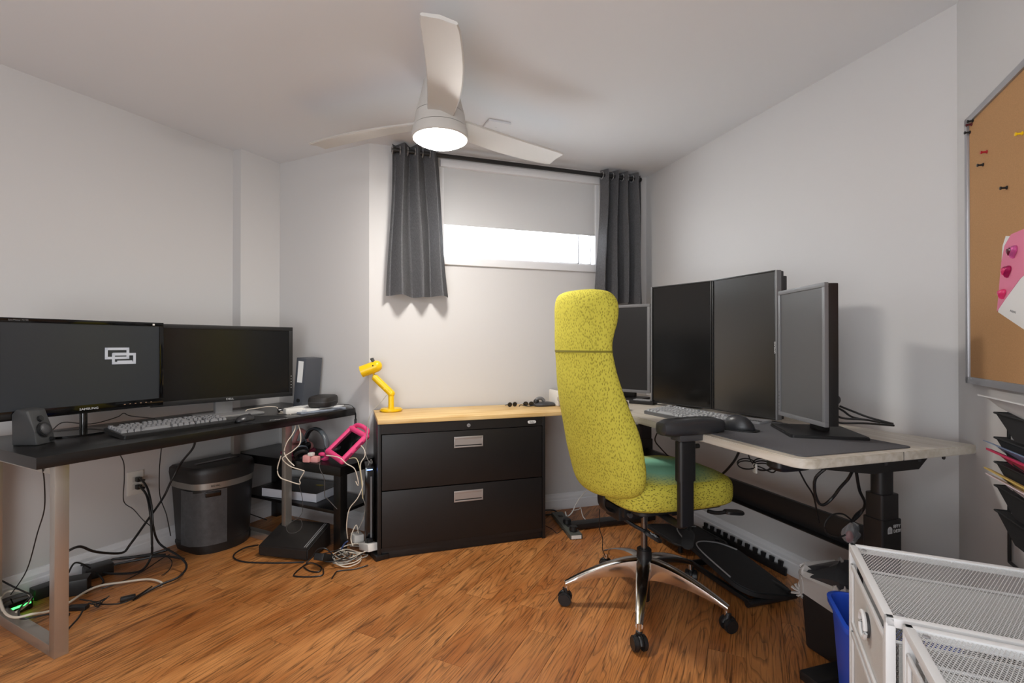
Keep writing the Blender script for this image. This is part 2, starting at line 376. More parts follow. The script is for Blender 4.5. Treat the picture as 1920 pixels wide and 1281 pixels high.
# ceiling fan
FH = Vector((-.336, 2.3, 0))
fan = thing('ceiling_fan', 'white three-blade ceiling fan with a glowing round light', 'ceiling fan', (FH.x, FH.y, CH), 0)
fanw = mat('fan_white', (206, 203, 198), .5)
def lathe(prof, n=48, c=(0, 0)):
    return MB().loft([[(c[0]+r*math.cos(2*PI*i/n), c[1]+r*math.sin(2*PI*i/n), z) for i in range(n)] for r, z in prof])
lathe([(.078, 0), (.082, -.02), (.090, -.06), (.105, -.12), (.113, -.15)]).put('motor_housing', fanw, fan)
lathe([(.108, -.15), (.108, -.153)]).put('seam_ring', dgrey, fan)
lathe([(.114, -.153), (.118, -.19), (.124, -.215)]).put('lower_housing', fanw, fan)
lathe([(.119, -.215), (.119, -.218)]).put('seam_ring', dgrey, fan)
lathe([(.126, -.218), (.131, -.245), (.131, -.262), (.126, -.268)]).put('light_ring', fanw, fan)
gl = lathe([(.001, -.302), (.04, -.300), (.08, -.290), (.11, -.276), (.124, -.262), (.122, -.258)][::-1]).put('light_globe', mat('lit_globe', (255, 255, 255), .5, emit=(255, 250, 243), es=GLOBE), fan); gl['label'] = 'glowing white diffuser'
for ang in (8, 128, 248):
    rings = []
    for i in range(21):
        t = i/20; r = .085+t*.655; w = .060+.014*math.sin(PI*t*.85)
        if t > .97: w *= .93
        tw = -math.radians(14-4*t); zc = -.186
        ring = []
        for x, zz in ((-1, 0), (-.93, .5), (0, .75), (.93, .5), (1, 0), (.93, -.5), (0, -.5), (-.93, -.5)):
            xx = x*w; h = zz*.011+.006*(1-x*x); ring.append((xx*math.cos(tw)-h*math.sin(tw)+.02*math.sin(PI*t), -r, zc+xx*math.sin(tw)+h*math.cos(tw)))
        rings.append(ring)
    MB().loft(rings).xform(Matrix.Rotation(math.radians(ang), 4, 'Z')).put('blade', fanw, fan)
cp = MB().box((0, 0, -.006), (.13, .13, .012), .003, rz=.4).cyl((0, 0, -.0125), (0, 0, -.015), .004).put('ceiling_cover_plate', ceilm, None, (-.09, 2.75, CH)); tag(cp, 'small flat white cover plate on the ceiling behind the fan', 'plate')
# ---------------------------------------------------------------- left desk
F0 = Vector((-1.641, 1.70, 0)); F1 = Vector((-.962, 3.02, 0)); DD = (F1-F0).normalized(); DL = Vector((-DD.y, DD.x, 0)); LDH = math.degrees(math.atan2(DD.x, DD.y)); DZ = .742
rL = math.atan2(DD.y, DD.x)                     # local x runs away along the desk front, local y towards the wall
desk = thing('desk', 'long black-brown desk on brushed steel loop legs along the left wall', 'desk', F0, rL)
LEN = (F1-F0).length
MB().box((LEN/2, .335, DZ-.021), (LEN, .67, .042), .002).put('desktop', blackwood, desk)
def loop_leg(x):
    q = MB(); t = .042; y0, y1 = .04, .668
    for c, d in (((x, y0+.02, .35), (t, .04, .70)), ((x, y1-.02, .35), (t, .04, .70)), ((x, (y0+y1)/2, .02), (t, y1-y0-.08, .04)), ((x, (y0+y1)/2, .68), (t, y1-y0-.08, .04))): q.box(c, d, .0015)
    return q
loop_leg(.066+.02).put('leg', steelm, desk)
loop_leg(1.136).xform(Matrix.Translation((0, .125, 0)) @ Matrix.Diagonal((1, .78, 1, 1))).put('leg', steelm, desk)
# ---------------------------------------------------------------- monitors
def monitor(label, Lp, Rp, z0, z1, zd, bez=.02, bm_=None, sc=None, th=.05, name='monitor', stand=None, bottom=None, group=None, screen_back=.004):
    Lp = Vector((*Lp, 0)); Rp = Vector((*Rp, 0)); w = (Rp-Lp).length; h = z1-z0; mid = (Lp+Rp)/2; r = math.atan2((Rp-Lp).y, (Rp-Lp).x)
    bot = bottom or bez
    T = thing(name, label, 'monitor', (mid.x, mid.y, zd), r, group)
    zc = (z0+z1)/2-zd; q = MB()
    q.box((0, th/2+.006, zc), (w-.004, th-.012, h-.004), .004)
    q.put('back_shell', black, T)
    q = MB(); fb = .014
    q.box((0, fb/2, z1-zd-bez/2), (w, fb, bez), .0015).box((0, fb/2, z0-zd+bot/2), (w, fb, bot), .0015)
    q.box((-w/2+bez/2, fb/2, zc+(bot-bez)/2), (bez, fb, h-bot-bez), .0012).box((w/2-bez/2, fb/2, zc+(bot-bez)/2), (bez, fb, h-bot-bez), .0012)
    q.put('bezel', bm_ or black, T)
    MB().box((0, screen_back+.003, zc+(bot-bez)/2), (w-2*bez+.002, .006, h-bez-bot+.002)).put('screen_panel', sc or screen, T)
    return T, w, h
M1, w1, h1 = monitor('wide glossy black monitor at the near left end showing a pale logo', (-1.955, 1.855), (-1.695, 2.395), .838, 1.238, DZ, .018, gloss, mat('screen_lit_grey', (38, 40, 43), .3, emit=(48, 52, 57), es=.28), .055, bottom=.036)
text('brand_lettering', 'SAMSUNG', .013, text_w, M1, (.0, -.001, .838-DZ+.018), (PI/2, 0, 0), sx=1.15)
text('model_lettering', 'SyncMaster P2770', .008, mgrey, M1, (-w1/2+.07, -.001, 1.238-DZ-.009), (PI/2, 0, 0))
MB().box((w1/2-.045, -.0005, 1.238-DZ-.01), (.009, .001, .008)).put('sticker', white, M1)
q = MB()
for i in range(6): q.box((.135+i*.022, -.0005, .838-DZ+.022), (.006, .001, .002))
q.put('touch_buttons', mat('amber_print', (190, 150, 120), .5), M1)
# pale drifting image on the lit screen: two overlapping outlined boxes
zi = 1.045-DZ; q = MB()
def fr(x, z, w, h, t, y):
    for c, d in (((x, y, z+h/2-t/2), (w, .0006, t)), ((x, y, z-h/2+t/2), (w, .0006, t)), ((x-w/2+t/2, y, z), (t, .0006, h)), ((x+w/2-t/2, y, z), (t, .0006, h))): q.box(c, d)
fr(.105, zi+.048, .095, .052, .011, .0002); fr(.132, zi+.024, .095, .05, .011, -.0003)
q.box((.135, 0, zi+.009), (.06, .0006, .012)); q.box((.115, -.0002, zi+.045), (.055, .0006, .012))
im = q.put('screen_image', mat('screen_image_pale', (150, 152, 156), .5, emit=(160, 162, 168), es=.55), M1); im['label'] = 'two pale outlined boxes drifting on the screen'
q = MB(); q.cyl((0, .09, .0), (0, .09, .008), .105, n=40, bev=.002); 
for v in q.bm.verts: v.co.x *= 1.35
q.put('base', gloss, M1)
clear = mat('smoky_acrylic', (40, 38, 36), .08); clear.node_tree.nodes['Principled BSDF'].inputs['Transmission Weight'].default_value = .6
MB().cyl((0, .045, .008), (0, .045, .115), .014, n=20).put('neck', clear, M1)
M2, w2, h2 = monitor('matte black wide monitor, second on the long dark desk', (-1.775, 2.42), (-1.327, 2.98), .822, 1.236, DZ, .022, black, screen, .06, bottom=.024)
text('brand_lettering', 'DELL', .014, text_w, M2, (.005, -.001, .834-DZ), (PI/2, 0, 0), sx=1.3)
q = MB()
for i in range(5): q.box((w2/2-.010, -.0005, .04+.834-DZ+i*.017), (.004, .001, .004))
q.put('control_dots', text_w, M2)
MB().box((.01, .03, .006), (.30, .20, .012), .004).put('base', silver, M2); MB().box((0, .078, .13), (.09, .03, .25), .006).put('neck', silver, M2)
# ---------------------------------------------------------------- things on the left desk
sp = thing('speaker', 'small dark grey desktop speaker at the near end of the left desk', 'speaker', (-1.885, 1.94, DZ), 1.62)
q = MB(); pr = [(-.045, 0), (.052, 0), (.040, .05), (.012, .135), (-.030, .142), (-.048, .12)]   # (y, z) side profile; the face is at -y
rings = [[(x, -y, z) for y, z in pr] for x in (-.04, .04)]
q.loft(rings); bmesh.ops.bevel(q.bm, geom=q.bm.edges[:], offset=.006, segments=3, affect='EDGES', profile=.5)
q.put('body', mat('speaker_grey', (58, 59, 60), .5), sp)
Mx = Matrix.Translation((0, -.0425, .058)) @ Matrix.Rotation(math.radians(-20), 4, 'X')
q = MB(); q.cyl((0, .012, 0), (0, -.006, 0), .029, n=28, bev=.003).xform(Mx).put('driver_ring', black, sp)
q = MB(); q.sph((0, -.004, 0), .023, (1, .3, 1)).xform(Mx).put('driver_cone', dgrey, sp)
q = MB(); q.cyl((0, .012, .045), (0, -.004, .045), .012, n=20, bev=.002).xform(Mx).put('tweeter', black, sp)
MB().cyl((.022, -.045, .018), (.022, -.060, .016), .007, n=14, bev=.001).put('volume_knob', black, sp)
keycap = mat('keycap_grey', (128, 128, 130), .5); 
def keycap_mesh(w, d, h, name):
    b = MB(); g = bmesh.new(); bmesh.ops.create_cube(g, size=1)
    for v in g.verts:
        k = .72 if v.co.z > 0 else 1; v.co = Vector((v.co.x*w*k, v.co.y*d*k+(.0008 if v.co.z > 0 else 0), (v.co.z+.5)*h))
    b._add(g); return b.mesh(name)
def keyboard(label, loc, r, L_, D_, rows, mk, mb, kh=.009, tilt=4, thick=.018, rest=0):
    T = thing('keyboard', label, 'keyboard', loc, r)
    q = MB(); Mt = Matrix.Rotation(math.radians(tilt), 4, 'X')
    q.prism(rrect(L_, D_, .01), 0, thick, .002).xform(Matrix.Translation((0, 0, .004)) @ Mt).put('case', mb, T)
    px = (L_-.02)/22.5; py = (D_-.02-rest)/6.3; mm = {}
    lay = [(0, [1, -1, 1, 1, 1, 1, -.5, 1, 1, 1, 1, -.5, 1, 1, 1, 1, -.25, 1, 1, 1]), (1.25, [1]*13+[2, -.25, 1, 1, 1, -.25, 1, 1, 1, 1]), (2.25, [1.5]+[1]*12+[1.5, -.25, 1, 1, 1, -.25, 1, 1, 1, 1]), (3.25, [1.75]+[1]*11+[2.25, -3.5, 1, 1, 1]), (4.25, [2.25]+[1]*10+[2.75, -1.25, 1, -1.25, 1, 1, 1, 1]), (5.25, [1.25]*3+[6.25]+[1.25]*4+[-.25, 1, 1, 1, -.25, 2, 1, 1])]
    for ry, row in lay:
        x = -L_/2+.01
        y = D_/2-.012-(ry+.5)*py
        for k in row:
            wdt = abs(k)*px
            if k > 0:
                if k not in mm: mm[k] = keycap_mesh(wdt-.003, py-.003, kh, 'key'); mm[k].materials.append(mk)
                o = link('key', mm[k], mk, T, Mt @ Vector((x+wdt/2, y, thick+.004))); o.rotation_euler.x = math.radians(tilt)
            x += wdt
    return T
keyboard('black mechanical keyboard with grey lit keycaps on the left desk', (-1.565, 2.275, DZ), rL-.06, .46, .20, 6, keycap, black, .011, 5, rest=.045)
ms = thing('mouse', 'black mouse beside the keyboard on the left desk', 'mouse', (-1.355, 2.50, DZ+.003), rL+.2)
MB().sph((0, 0, .0), .032, (1.8, 1, 1.05), 24).xform(Matrix.Identity(4)).put('shell', mat('mouse_black', (38, 38, 40), .3), ms)
for v in ms.children[0].data.vertices: v.co.z = max(0, v.co.z)
MB().cyl((.028, -.003, .026), (.028, .003, .026), .008, n=14).put('scroll_wheel', dgrey, ms)
pad = thing('mouse_pad', 'round black mouse pad with a white logo on the left desk', 'mouse pad', (-1.31, 2.565, DZ), rL)
MB().cyl((0, 0, 0), (0, 0, .003), .125, n=48).put('pad', soft, pad)
MB().tube([(-.01+i*.011, -.085-i*.003+(.005 if i % 2 else -.004), .0034) for i in range(9)], .0022, 5, smooth=4, flat=.2).put('logo', text_w, pad)
slab = MB().box((0, 0, .009), (.30, .16, .018), .003).put('laptop', black, None, (-1.72, 2.44, DZ), rL); tag(slab, 'thin closed black laptop lying under the two left monitors', 'laptop')
ch = thing('power_adapter', 'white block power adapter on the left desk beside the mouse', 'adapter', (-1.24, 2.79, DZ), rL-.35)
MB().box((0, 0, .016), (.095, .052, .032), .008).put('block', white, ch); MB().box((.052, 0, .016), (.018, .022, .016), .003).put('plug', white, ch)
bi = thing('magazine_file', 'dark grey file box standing behind the second monitor with a white spine label', 'file box', (-1.285, 3.072, DZ), rL-1.35)
MB().box((0, 0, .155), (.068, .155, .31), .003, rz=0).put('box', mat('file_blue_grey', (74, 77, 84), .45), bi)
MB().box((.0, -.0785, .225), (.035, .002, .13)).put('spine_label', paper, bi); MB().cyl((.0, -.077, .05), (.0, -.080, .05), .012, n=18).put('finger_hole', black, bi)
bi.rotation_euler = (math.radians(0), math.radians(5), bi.rotation_euler.z)
hc = thing('zip_case', 'black rounded zip case on papers at the far end of the left desk', 'case', (-1.130, 2.950, DZ+.0215), rL+.45)
q = MB(); q.loft([sup(0, 0, z, .098*k, .066*k, 4) for z, k in ((.0, .80), (.006, .95), (.018, 1), (.045, 1), (.058, .95), (.064, .80))]).put('shell', mat('nylon_black', (38, 35, 33), .55), hc)
q = MB(); q.loft([sup(0, 0, z, .0995, .0675, 4) for z in (.030, .034)]).put('zip', dgrey, hc)
st = MB().tube([(-.06, -.04, .012), (-.02, -.10, .012), (.02, -.155, .005), (.028, -.182, -.03), (.03, -.184, -.085)], .011, 6, flat=.14).put('strap', soft, hc)
MB().box((.03, -.184, -.105), (.034, .006, .05), .002).put('strap_tab', black, hc)
mgm = mat('magazine_print', (150, 158, 172), .35, vary=.6, scale=40)
for i, (x, y, a, m_, lb) in enumerate(((-1.175, 2.93, .1, mgm, 'printed magazine at the bottom of the stack at the far desk end'), (-1.19, 2.955, .3, paper, 'sheaf of white paper on the magazine under the zip case'))):
    tag(MB().box((0, 0, .005), (.29, .20, .009)).put('magazine' if i == 0 else 'paper_sheaf', m_, None, (x, y, DZ+.0005+i*.0095), rL+a-.25), lb, 'magazine' if i == 0 else 'paper')
cl = thing('camera_clip', 'small grey metal gadget lying at the foot of the second monitor', 'gadget', (-1.29, 2.83, DZ), rL-.4)
MB().box((0, 0, .014), (.07, .035, .026), .006).put('body', dgrey, cl); MB().box((.06, 0, .008), (.06, .02, .012), .003).put('tail', mgrey, cl); MB().cyl((-.035, 0, .014), (-.05, 0, .014), .012).put('lens', gloss, cl)
# ---------------------------------------------------------------- outlet
ow = W0+BL*.857+B*(-.83)
ol = thing('wall_outlet', 'white double wall outlet under the left desk', 'outlet', (ow.x, ow.y, .397), rL*0+math.atan2(B.y, B.x))
MB().box((0, 0, 0), (.078, .007, .125), .003).put('plate', white, ol)
for z in (.02, -.02): MB().box((0, -.004, z), (.034, .004, .028), .002).put('socket', mat('socket_ivory', (200, 196, 190), .4), ol)
for z, w_ in ((.02, 'upper'), (-.02, 'lower')):
    p = thing('plug', 'black plug in the %s socket of the wall outlet' % w_, 'plug', (ow.x-BL.x*.006, ow.y-BL.y*.006, .397+z), math.atan2(B.y, B.x))
    MB().box((.005, -.016, 0), (.024, .028, .024), .005).put('body', black, p); MB().cyl((.005, -.03, 0), (.02, -.045, -.006), .006, n=10).put('strain_relief', black, p)
# ---------------------------------------------------------------- shredder
sh = thing('paper_shredder', 'black and grey paper shredder bin under the left desk', 'shredder', (-1.685, 2.815, 0), rL-.02)
def drop(f, ext=0): # D-shaped outline, bulging towards -y
    P = []; w, d = .185*f+ext, .13*f+ext
    for i in range(17):
        a = PI+PI*i/16; P.append((w*.93*math.cos(a)*1.0, -.045+ (d+.045)*math.sin(a)*.62))
    P += [(w*.96, .05), (w*.93, d), (-w*.93, d), (-w*.96, .05)]; return P
q = MB(); q.loft([[(x, y, z) for x, y in drop(f)] for z, f in ((.0, .86), (.03, .90), (.20, .95), (.36, 1.0))]).put('bin', mat('shredder_black', (30, 29, 30), .4), sh)
q = MB(); q.loft([[(x, y, z) for x, y in drop(f)] for z, f in ((.0, .87), (.04, .93), (.055, .925))]).put('foot', black, sh)
q = MB(); q.loft([[(x, y, z) for x, y in drop(1.0, .004)] for z in (.352, .385)]).put('silver_band', mat('band_silver', (150, 146, 140), .35, .6), sh)
q = MB(); q.loft([[(x, y, z) for x, y in drop(f, .006)] for z, f in ((.385, 1.0), (.43, 1.03), (.455, 1.02), (.468, .95), (.470, .80))]).put('head', mat('shredder_head', (36, 34, 34), .45), sh)
MB().box((.0, -.0, .470), (.24, .035, .006), .003).put('feed_slot', gloss, sh)
q = MB()
pf = [(x, y) for x, y in drop(.975, .003) if y < -.045 and x < -.03]
pf = [(-.182, .02), (-.178, -.05)]+pf
q.loft([[(x*1.0, y, z) for x, y in pf] for z in (.05, .345)], cap=False, closed=False); bmesh.ops.solidify(q.bm, geom=q.bm.faces[:], thickness=.003)
q.put('window_panel', mat('smoked_window', (110, 110, 112), .3, vary=.35, scale=40, bump=.6, bscale=60), sh)
MB().box((-.098, -.131, .325), (.075, .014, .03), .006, rz=-.40).put('handle_recess', gloss, sh)
text('brand_lettering', 'ROYAL', .014, text_d, sh, (-.09, -.1415, .368), (PI/2, 0, -.30), depth=.001)
# ---------------------------------------------------------------- low side table in the alcove
ta = math.atan2(-BL.y, -BL.x)                   # local x towards the cabinet, local y towards the alcove wall
TO = W0+BL*.765-B*.325
tb = thing('side_table', 'low black side table with a shelf in the corner alcove', 'table', TO, ta)
TL, TD, TZ = .86, .30, .468
MB().box((TL/2, TD/2, TZ-.025), (TL, TD, .05), .001).put('table_top', blackwood, tb)
for x in (.025, TL-.025):
    for y in (.025, TD-.025): MB().box((x, y, (TZ-.05)/2), (.05, .05, TZ-.05), .001).put('leg', blackwood, tb)
MB().box((TL/2, TD/2, .215), (TL-.02, TD-.02, .018), .001).put('shelf', blackwood, tb)
def onT(x, y, z=TZ): M_ = Matrix.Translation(TO) @ Matrix.Rotation(ta, 4, 'Z'); return M_ @ Vector((x, y, z))
bk = thing('picture_book', 'thick white-edged book with a dark cover on the side table shelf', 'book', onT(.40, .155, .224), ta+.12)
MB().box((0, 0, .026), (.40, .235, .048), .002).put('pages', mat('page_block', (196, 198, 206), .6), bk); MB().box((0, 0, .0515), (.40, .235, .003)).put('cover', mat('book_cover_dark', (34, 28, 26), .3, vary=.8, scale=14), bk)
MB().sph((.10, .03, .054), .028, (1, .5, .06)).put('cover_leaf', mat('leaf_gold', (170, 150, 60), .4), bk)
bg = tag(MB().box((0, 0, .05), (.16, .05, .10), .012).put('plush_toy', lpink, None, onT(.37, .22), ta), 'x', 'toy')
bpy.data.objects.remove(bg)
pb = thing('pink_pouch', 'soft pale pink pouch on a magenta pad on the side table behind the desk leg', 'pouch', onT(.36, .155), ta+.2)
MB().cyl((0, 0, 0), (0, 0, .022), .10, n=32, bev=.008).put('pad', mat('magenta_foam', (176, 44, 92), .6), pb)
q = MB(); q.tube([(.07*math.cos(a), .055*math.sin(a), .042) for a in [2*PI*k/12 for k in range(12)]], .022, 12, closed=True, smooth=3).put('rim', lpink, pb)
MB().sph((0, 0, .04), .05, (1, .9, .4)).put('cushion', mat('pale_pink_dark', (176, 118, 116), .7), pb)
MB().tube([(.05, .02, .05), (.03, .02, .12), (-.02, .03, .13), (-.05, .02, .05)], .012, 8).put('loop_handle', lpink, pb)
# headphones
hp = thing('headphones', 'black and grey over-ear headphones resting on the side table', 'headphones', onT(.56, .085), ta-.15)
arc = [(-.072, 0, .055)]+[(.01+.088*math.cos(a), 0.01, .062+.082*math.sin(a)) for a in [math.radians(x) for x in (160, 130, 100, 70, 40, 10, -20)]]+[(.075, 0, .016)]
MB().tube(arc, .013, 10, flat=.45).put('headband', mat('band_grey', (74, 80, 86), .35), hp)
MB().tube([(x*.93, y, (z-.06)*.93+.06) for x, y, z in arc[1:-1]], .010, 8, flat=.4).put('headband_pad', soft, hp)
for (x, y, z, ry, rz) in ((-.075, -.002, .042, .35, .5), (-.028, -.045, .034, .7, -.4)):
    Mx = Matrix.Translation((x, y, z)) @ Matrix.Rotation(rz, 4, 'Z') @ Matrix.Rotation(ry, 4, 'Y')
    MB().cyl((-.012, 0, 0), (.008, 0, 0), .036, .033, n=28, bev=.006).xform(Mx).put('ear_cup', black, hp)
    MB().tube([(.014, .024*math.cos(a), .027*math.sin(a)) for a in [2*PI*k/12 for k in range(12)]], .010, 8, closed=True, smooth=3).xform(Mx).put('ear_cushion', soft, hp)
    MB().tube([(-.013, .031*math.cos(a), .031*math.sin(a)) for a in [2*PI*k/16 for k in range(16)]], .0035, 8, closed=True, smooth=2).xform(Mx).put('cup_ring', mat('cup_silver', (150, 165, 180), .3, .5), hp)
hp.scale = (1.22, 1.22, 1.22)
# pink tablet case leaning
tp = thing('tablet_in_case', 'tablet in a bright pink foam case with a handle leaning on the side table', 'tablet', (-.925, 2.765, TZ), 0)
ex_ = Vector((.60, .44, .66)).normalized(); ey_ = Vector((-.70, .71, .07)); ey_ = (ey_-ex_*ey_.dot(ex_)).normalized(); ez_ = ex_.cross(ey_)
Mt = Matrix.Translation((0, 0, .105)) @ Matrix((ex_, ey_, ez_)).transposed().to_4x4() @ Matrix.Translation((0, 0, -.03))
q = MB(); LX, LY = .175, .19
path = [(-LX/2, -LY/2, .03), (LX/2, -LY/2, .03), (LX/2, LY/2, .03), (-LX/2, LY/2, .03)]
for a, b in zip(path, path[1:]+path[:1]): q.cyl(a, b, .017, n=14)
for a in path: q.sph(a, .0185, n=12)
q.xform(Mt).put('foam_frame', pink, tp)
MB().tube([(LX/2, -LY/2+.01, .03), (LX/2+.030, -LY/2+.025, .035), (LX/2+.038, 0, .038), (LX/2+.030, LY/2-.025, .035), (LX/2, LY/2-.01, .03)], .013, 12).xform(Mt).put('handle', pink, tp)
MB().box((0, 0, .03), (LX-.02, LY-.02, .012), .002).xform(Mt).put('tablet_screen', gloss, tp)
MB().box((0, 0, .0215), (LX-.01, LY-.01, .006)).xform(Mt).put('back', pink, tp)
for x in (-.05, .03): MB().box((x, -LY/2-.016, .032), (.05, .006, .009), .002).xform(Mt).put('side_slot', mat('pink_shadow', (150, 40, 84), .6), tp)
ck = thing('phone_charger', 'pale pink twin cube charger at the front edge of the side table', 'charger', onT(.60, .012), ta+.3)
MB().box((0, 0, .02), (.045, .035, .04), .008).put('cube', lpink, ck); MB().box((.045, .005, .017), (.045, .035, .034), .008).put('cube', lpink, ck); MB().box((.022, .0, .045), (.03, .03, .02), .006).put('white_cap', white, ck)
sc_ = tag(MB().tube([(0, 0, .012), (.02, .02, .03), (-.015, .03, .022), (-.02, 0, .035), (.015, -.005, .04), (.01, .025, .012)], .011, 8, closed=True, smooth=4).put('hair_tie', pink, None, onT(.655, .07), ta), 'crumpled bright pink hair tie under the headphones', 'hair tie')
# black tower between table and cabinet
CO_ = Vector((-.704, 2.582, 0))
tw = thing('computer_tower', 'slim black computer tower with a blue light beside the filing cabinet', 'computer', CO_+A*(-.036)-AN*.17, wr)
MB().box((0, 0, .235), (.046, .15, .47), .004).put('case', gloss, tw); MB().box((.008, -.0765, .22), (.010, .003, .40)).put('front_strip', mgrey, tw)
MB().box((0, -.0765, .457), (.03, .003, .005)).put('status_light', mat('led_blue', (90, 130, 255), .5, emit=(110, 150, 255), es=6), tw)
# wedge box
ws = thing('foot_rest_box', 'flat black wedge-shaped box on the floor in front of the side table', 'box', (-1.354, 2.63, .008), math.atan2(-.065, .29))
q = MB(); rings = [[(x, 0, .0), (x, 0, .055), (x, .21, .125), (x, .215, .0)] for x in (0, .297)]
q.loft(rings); bmesh.ops.bevel(q.bm, geom=q.bm.edges[:], offset=.006, segments=2, affect='EDGES'); q.put('body', mat('box_black', (32, 29, 28), .5), ws)
for x in (.268, .279): MB().box((x, .105, .0905), (.004, .19, .004), M=Matrix.Rotation(math.atan2(.07, .21), 4, 'X')).put('metal_strip', silver, ws)
for x, y in ((.03, .03), (.267, .03), (.03, .185), (.267, .185)): MB().cyl((x, y, -.008), (x, y, .002), .012, n=12).put('rubber_foot', soft, ws)
# ---------------------------------------------------------------- filing cabinet, worktop, lamp
CO = Vector((-.704, 2.582, 0))
fc = thing('filing_cabinet', 'wide black two-drawer lateral filing cabinet under the pine worktop', 'cabinet', CO, wr)
CW, CD, CHH = .948, .43, .712
MB().box((CW/2, CD/2+.008, .025), (CW, CD-.016, .05), .001).put('plinth', cabm, fc)
q = MB(); q.box((.009, CD/2, CHH/2), (.018, CD, CHH), .0015).box((CW-.009, CD/2, CHH/2), (.018, CD, CHH), .0015).box((CW/2, CD/2, CHH-.026), (CW-.036, CD, .052)).box((CW/2, CD-.006, CHH/2), (CW-.036, .012, CHH)).box((CW/2, CD/2, .05), (CW-.036, CD-.01, .02)); q.put('body', cabm, fc)
for z0, z1 in ((.062, .358), (.363, .656)):
    d = MB().box((CW/2, .008, (z0+z1)/2), (CW-.044, .02, z1-z0), .003).put('drawer', cabm, fc)
    hz = z0+(z1-z0)*.78
    q = MB(); x0 = CW*.515
    q.box((x0, -.003, hz+.026), (.165, .003, .012), .001).box((x0, -.003, hz-.024), (.165, .003, .008), .001).box((x0-.079, -.003, hz), (.007, .003, .05), .001).box((x0+.079, -.003, hz), (.007, .003, .05), .001)
    q.box((x0, -.0025, hz+.004), (.155, .002, .036)); q.put('handle', mat('handle_alu', (178, 174, 172), .35, .55), d)
lk = MB().cyl((CW*.515, .001, .684), (CW*.515, -.006, .684), .010, n=20, bev=.002).put('lock', silver, fc)
MB().box((CW*.515, -.0065, .684), (.002, .001, .008)).put('keyhole', black, lk)
MB().prism(rrect(.05, .017, .008), 0, .002).xform(Matrix.Translation((CW-.085, -.001, .684)) @ Matrix.Rotation(PI/2, 4, 'X')).put('badge', paper, fc)
text('badge_lettering', 'Global', .012, text_d, fc, (CW-.085, -.0035, .684), (PI/2, 0, 0))
wt = thing('worktop', 'long pine board lying across the filing cabinet as a worktop', 'worktop', CO+Vector((0, 0, .7125)), wr)
MB().box((.600, .213, .011), (1.20, .43, .022), .0015).put('board', pinem, wt)
lp = thing('desk_lamp', 'bright yellow giraffe-like desk lamp on the pine worktop', 'lamp', (-.72, 2.935, .735), 0)
MB().cyl((0, 0, 0), (0, 0, .018), .066, n=40, bev=.006).put('base', yellow, lp)
MB().cyl((0, 0, .016), (0, 0, .105), .017, n=24).sph((0, 0, .105), .022).put('post', yellow, lp)
MB().cyl((.004, 0, .103), (-.105, 0, .208), .0205, n=24, bev=.006).put('arm', yellow, lp)
MB().cyl((-.105, 0, .208), (-.104, 0, .235), .0055, n=12).put('neck_joint', yellow, lp)
a_, b_ = Vector((-.175, -.01, .235)), Vector((-.088, 0, .268))
MB().cyl(a_, b_, .0345, .0345, n=32).sph(b_, .0345).put('head', yellow, lp)
dv = (b_-a_).normalized()
MB().cyl(a_-dv*.001, a_+dv*.004, .031, n=28).put('shade_opening', dgrey, lp)
up = Vector((0, 0, 1)); up = (up-dv*up.dot(dv)).normalized()
for s_ in (-1, 1): MB().tube([b_+up*.028+Vector((0, s_*.010, 0))-dv*.006, b_+up*.055+Vector((0, s_*.011, 0))-dv*.010], .0075, 10, smooth=0).put('horn', dgrey, lp)
MB().sph(b_+Vector((-.012, -.0325, .004)), .0052).put('eye', black, lp)
for x, z in ((-.02, .128), (-.047, .135)): MB().cyl((x+.01, -.019, z), (x+.01, -.023, z), .004, n=10).put('screw', yellow, lp)
def onW(x, y, z=.735): return Matrix.Translation(CO) @ Matrix.Rotation(wr, 4, 'Z') @ Vector((x, y, z))
for i, (x, lb) in enumerate(((.845, 'small dark folded glasses on the pine worktop, nearest the lamp'), (.955, 'thin wire glasses on the pine worktop beside the black gadget'))):
    g = thing('glasses', lb, 'glasses', onW(x, .30), wr+.2-i*.5)
    for sx in (-.018, .018):
        MB().tube([(sx+.015*math.cos(a), 0, .016+.013*math.sin(a)) for a in [2*PI*k/14 for k in range(14)]], .0018, 6, closed=True, smooth=2).put('lens_rim', black, g)
        MB().cyl((sx, -.0006, .016), (sx, .0006, .016), .014, n=20).put('lens', clear, g)
    MB().tube([(-.034, 0, .018), (-.03, .04, .008), (.03, .06, .003)], .0016, 6).put('temple', black, g); MB().tube([(.034, 0, .018), (.045, .05, .008), (.07, .07, .003)], .0016, 6).put('temple', black, g)
dk = thing('phone_handset', 'dark grey phone headset cradle lying on the pine worktop', 'headset', onW(1.06, .29), wr)
q = MB(); q.loft([sup(0, 0, z, .075*k, .045*k, 3) for z, k in ((0, .95), (.01, 1), (.02, .85), (.026, .5))]).put('body', dgrey, dk)
MB().tube([(-.065, 0, .015), (-.05, 0, .045), (-.02, .0, .048), (.0, .0, .03)], .011, 10).put('cradle', mgrey, dk); MB().sph((-.055, 0, .028), .02, (1, .8, 1)).put('ear_pad', black, dk); MB().tube([(-.07, -.02, .006), (-.12, -.01, .004), (-.16, .0, .012), (-.175, -.005, .004)], .003, 6).put('cord', black, dk)
rt = tag(MB().box((0, 0, .05), (.02, .14, .10), .008).put('router', white, None, onW(1.135, .30), wr), 'white upright box behind the chair back on the pine worktop', 'box')
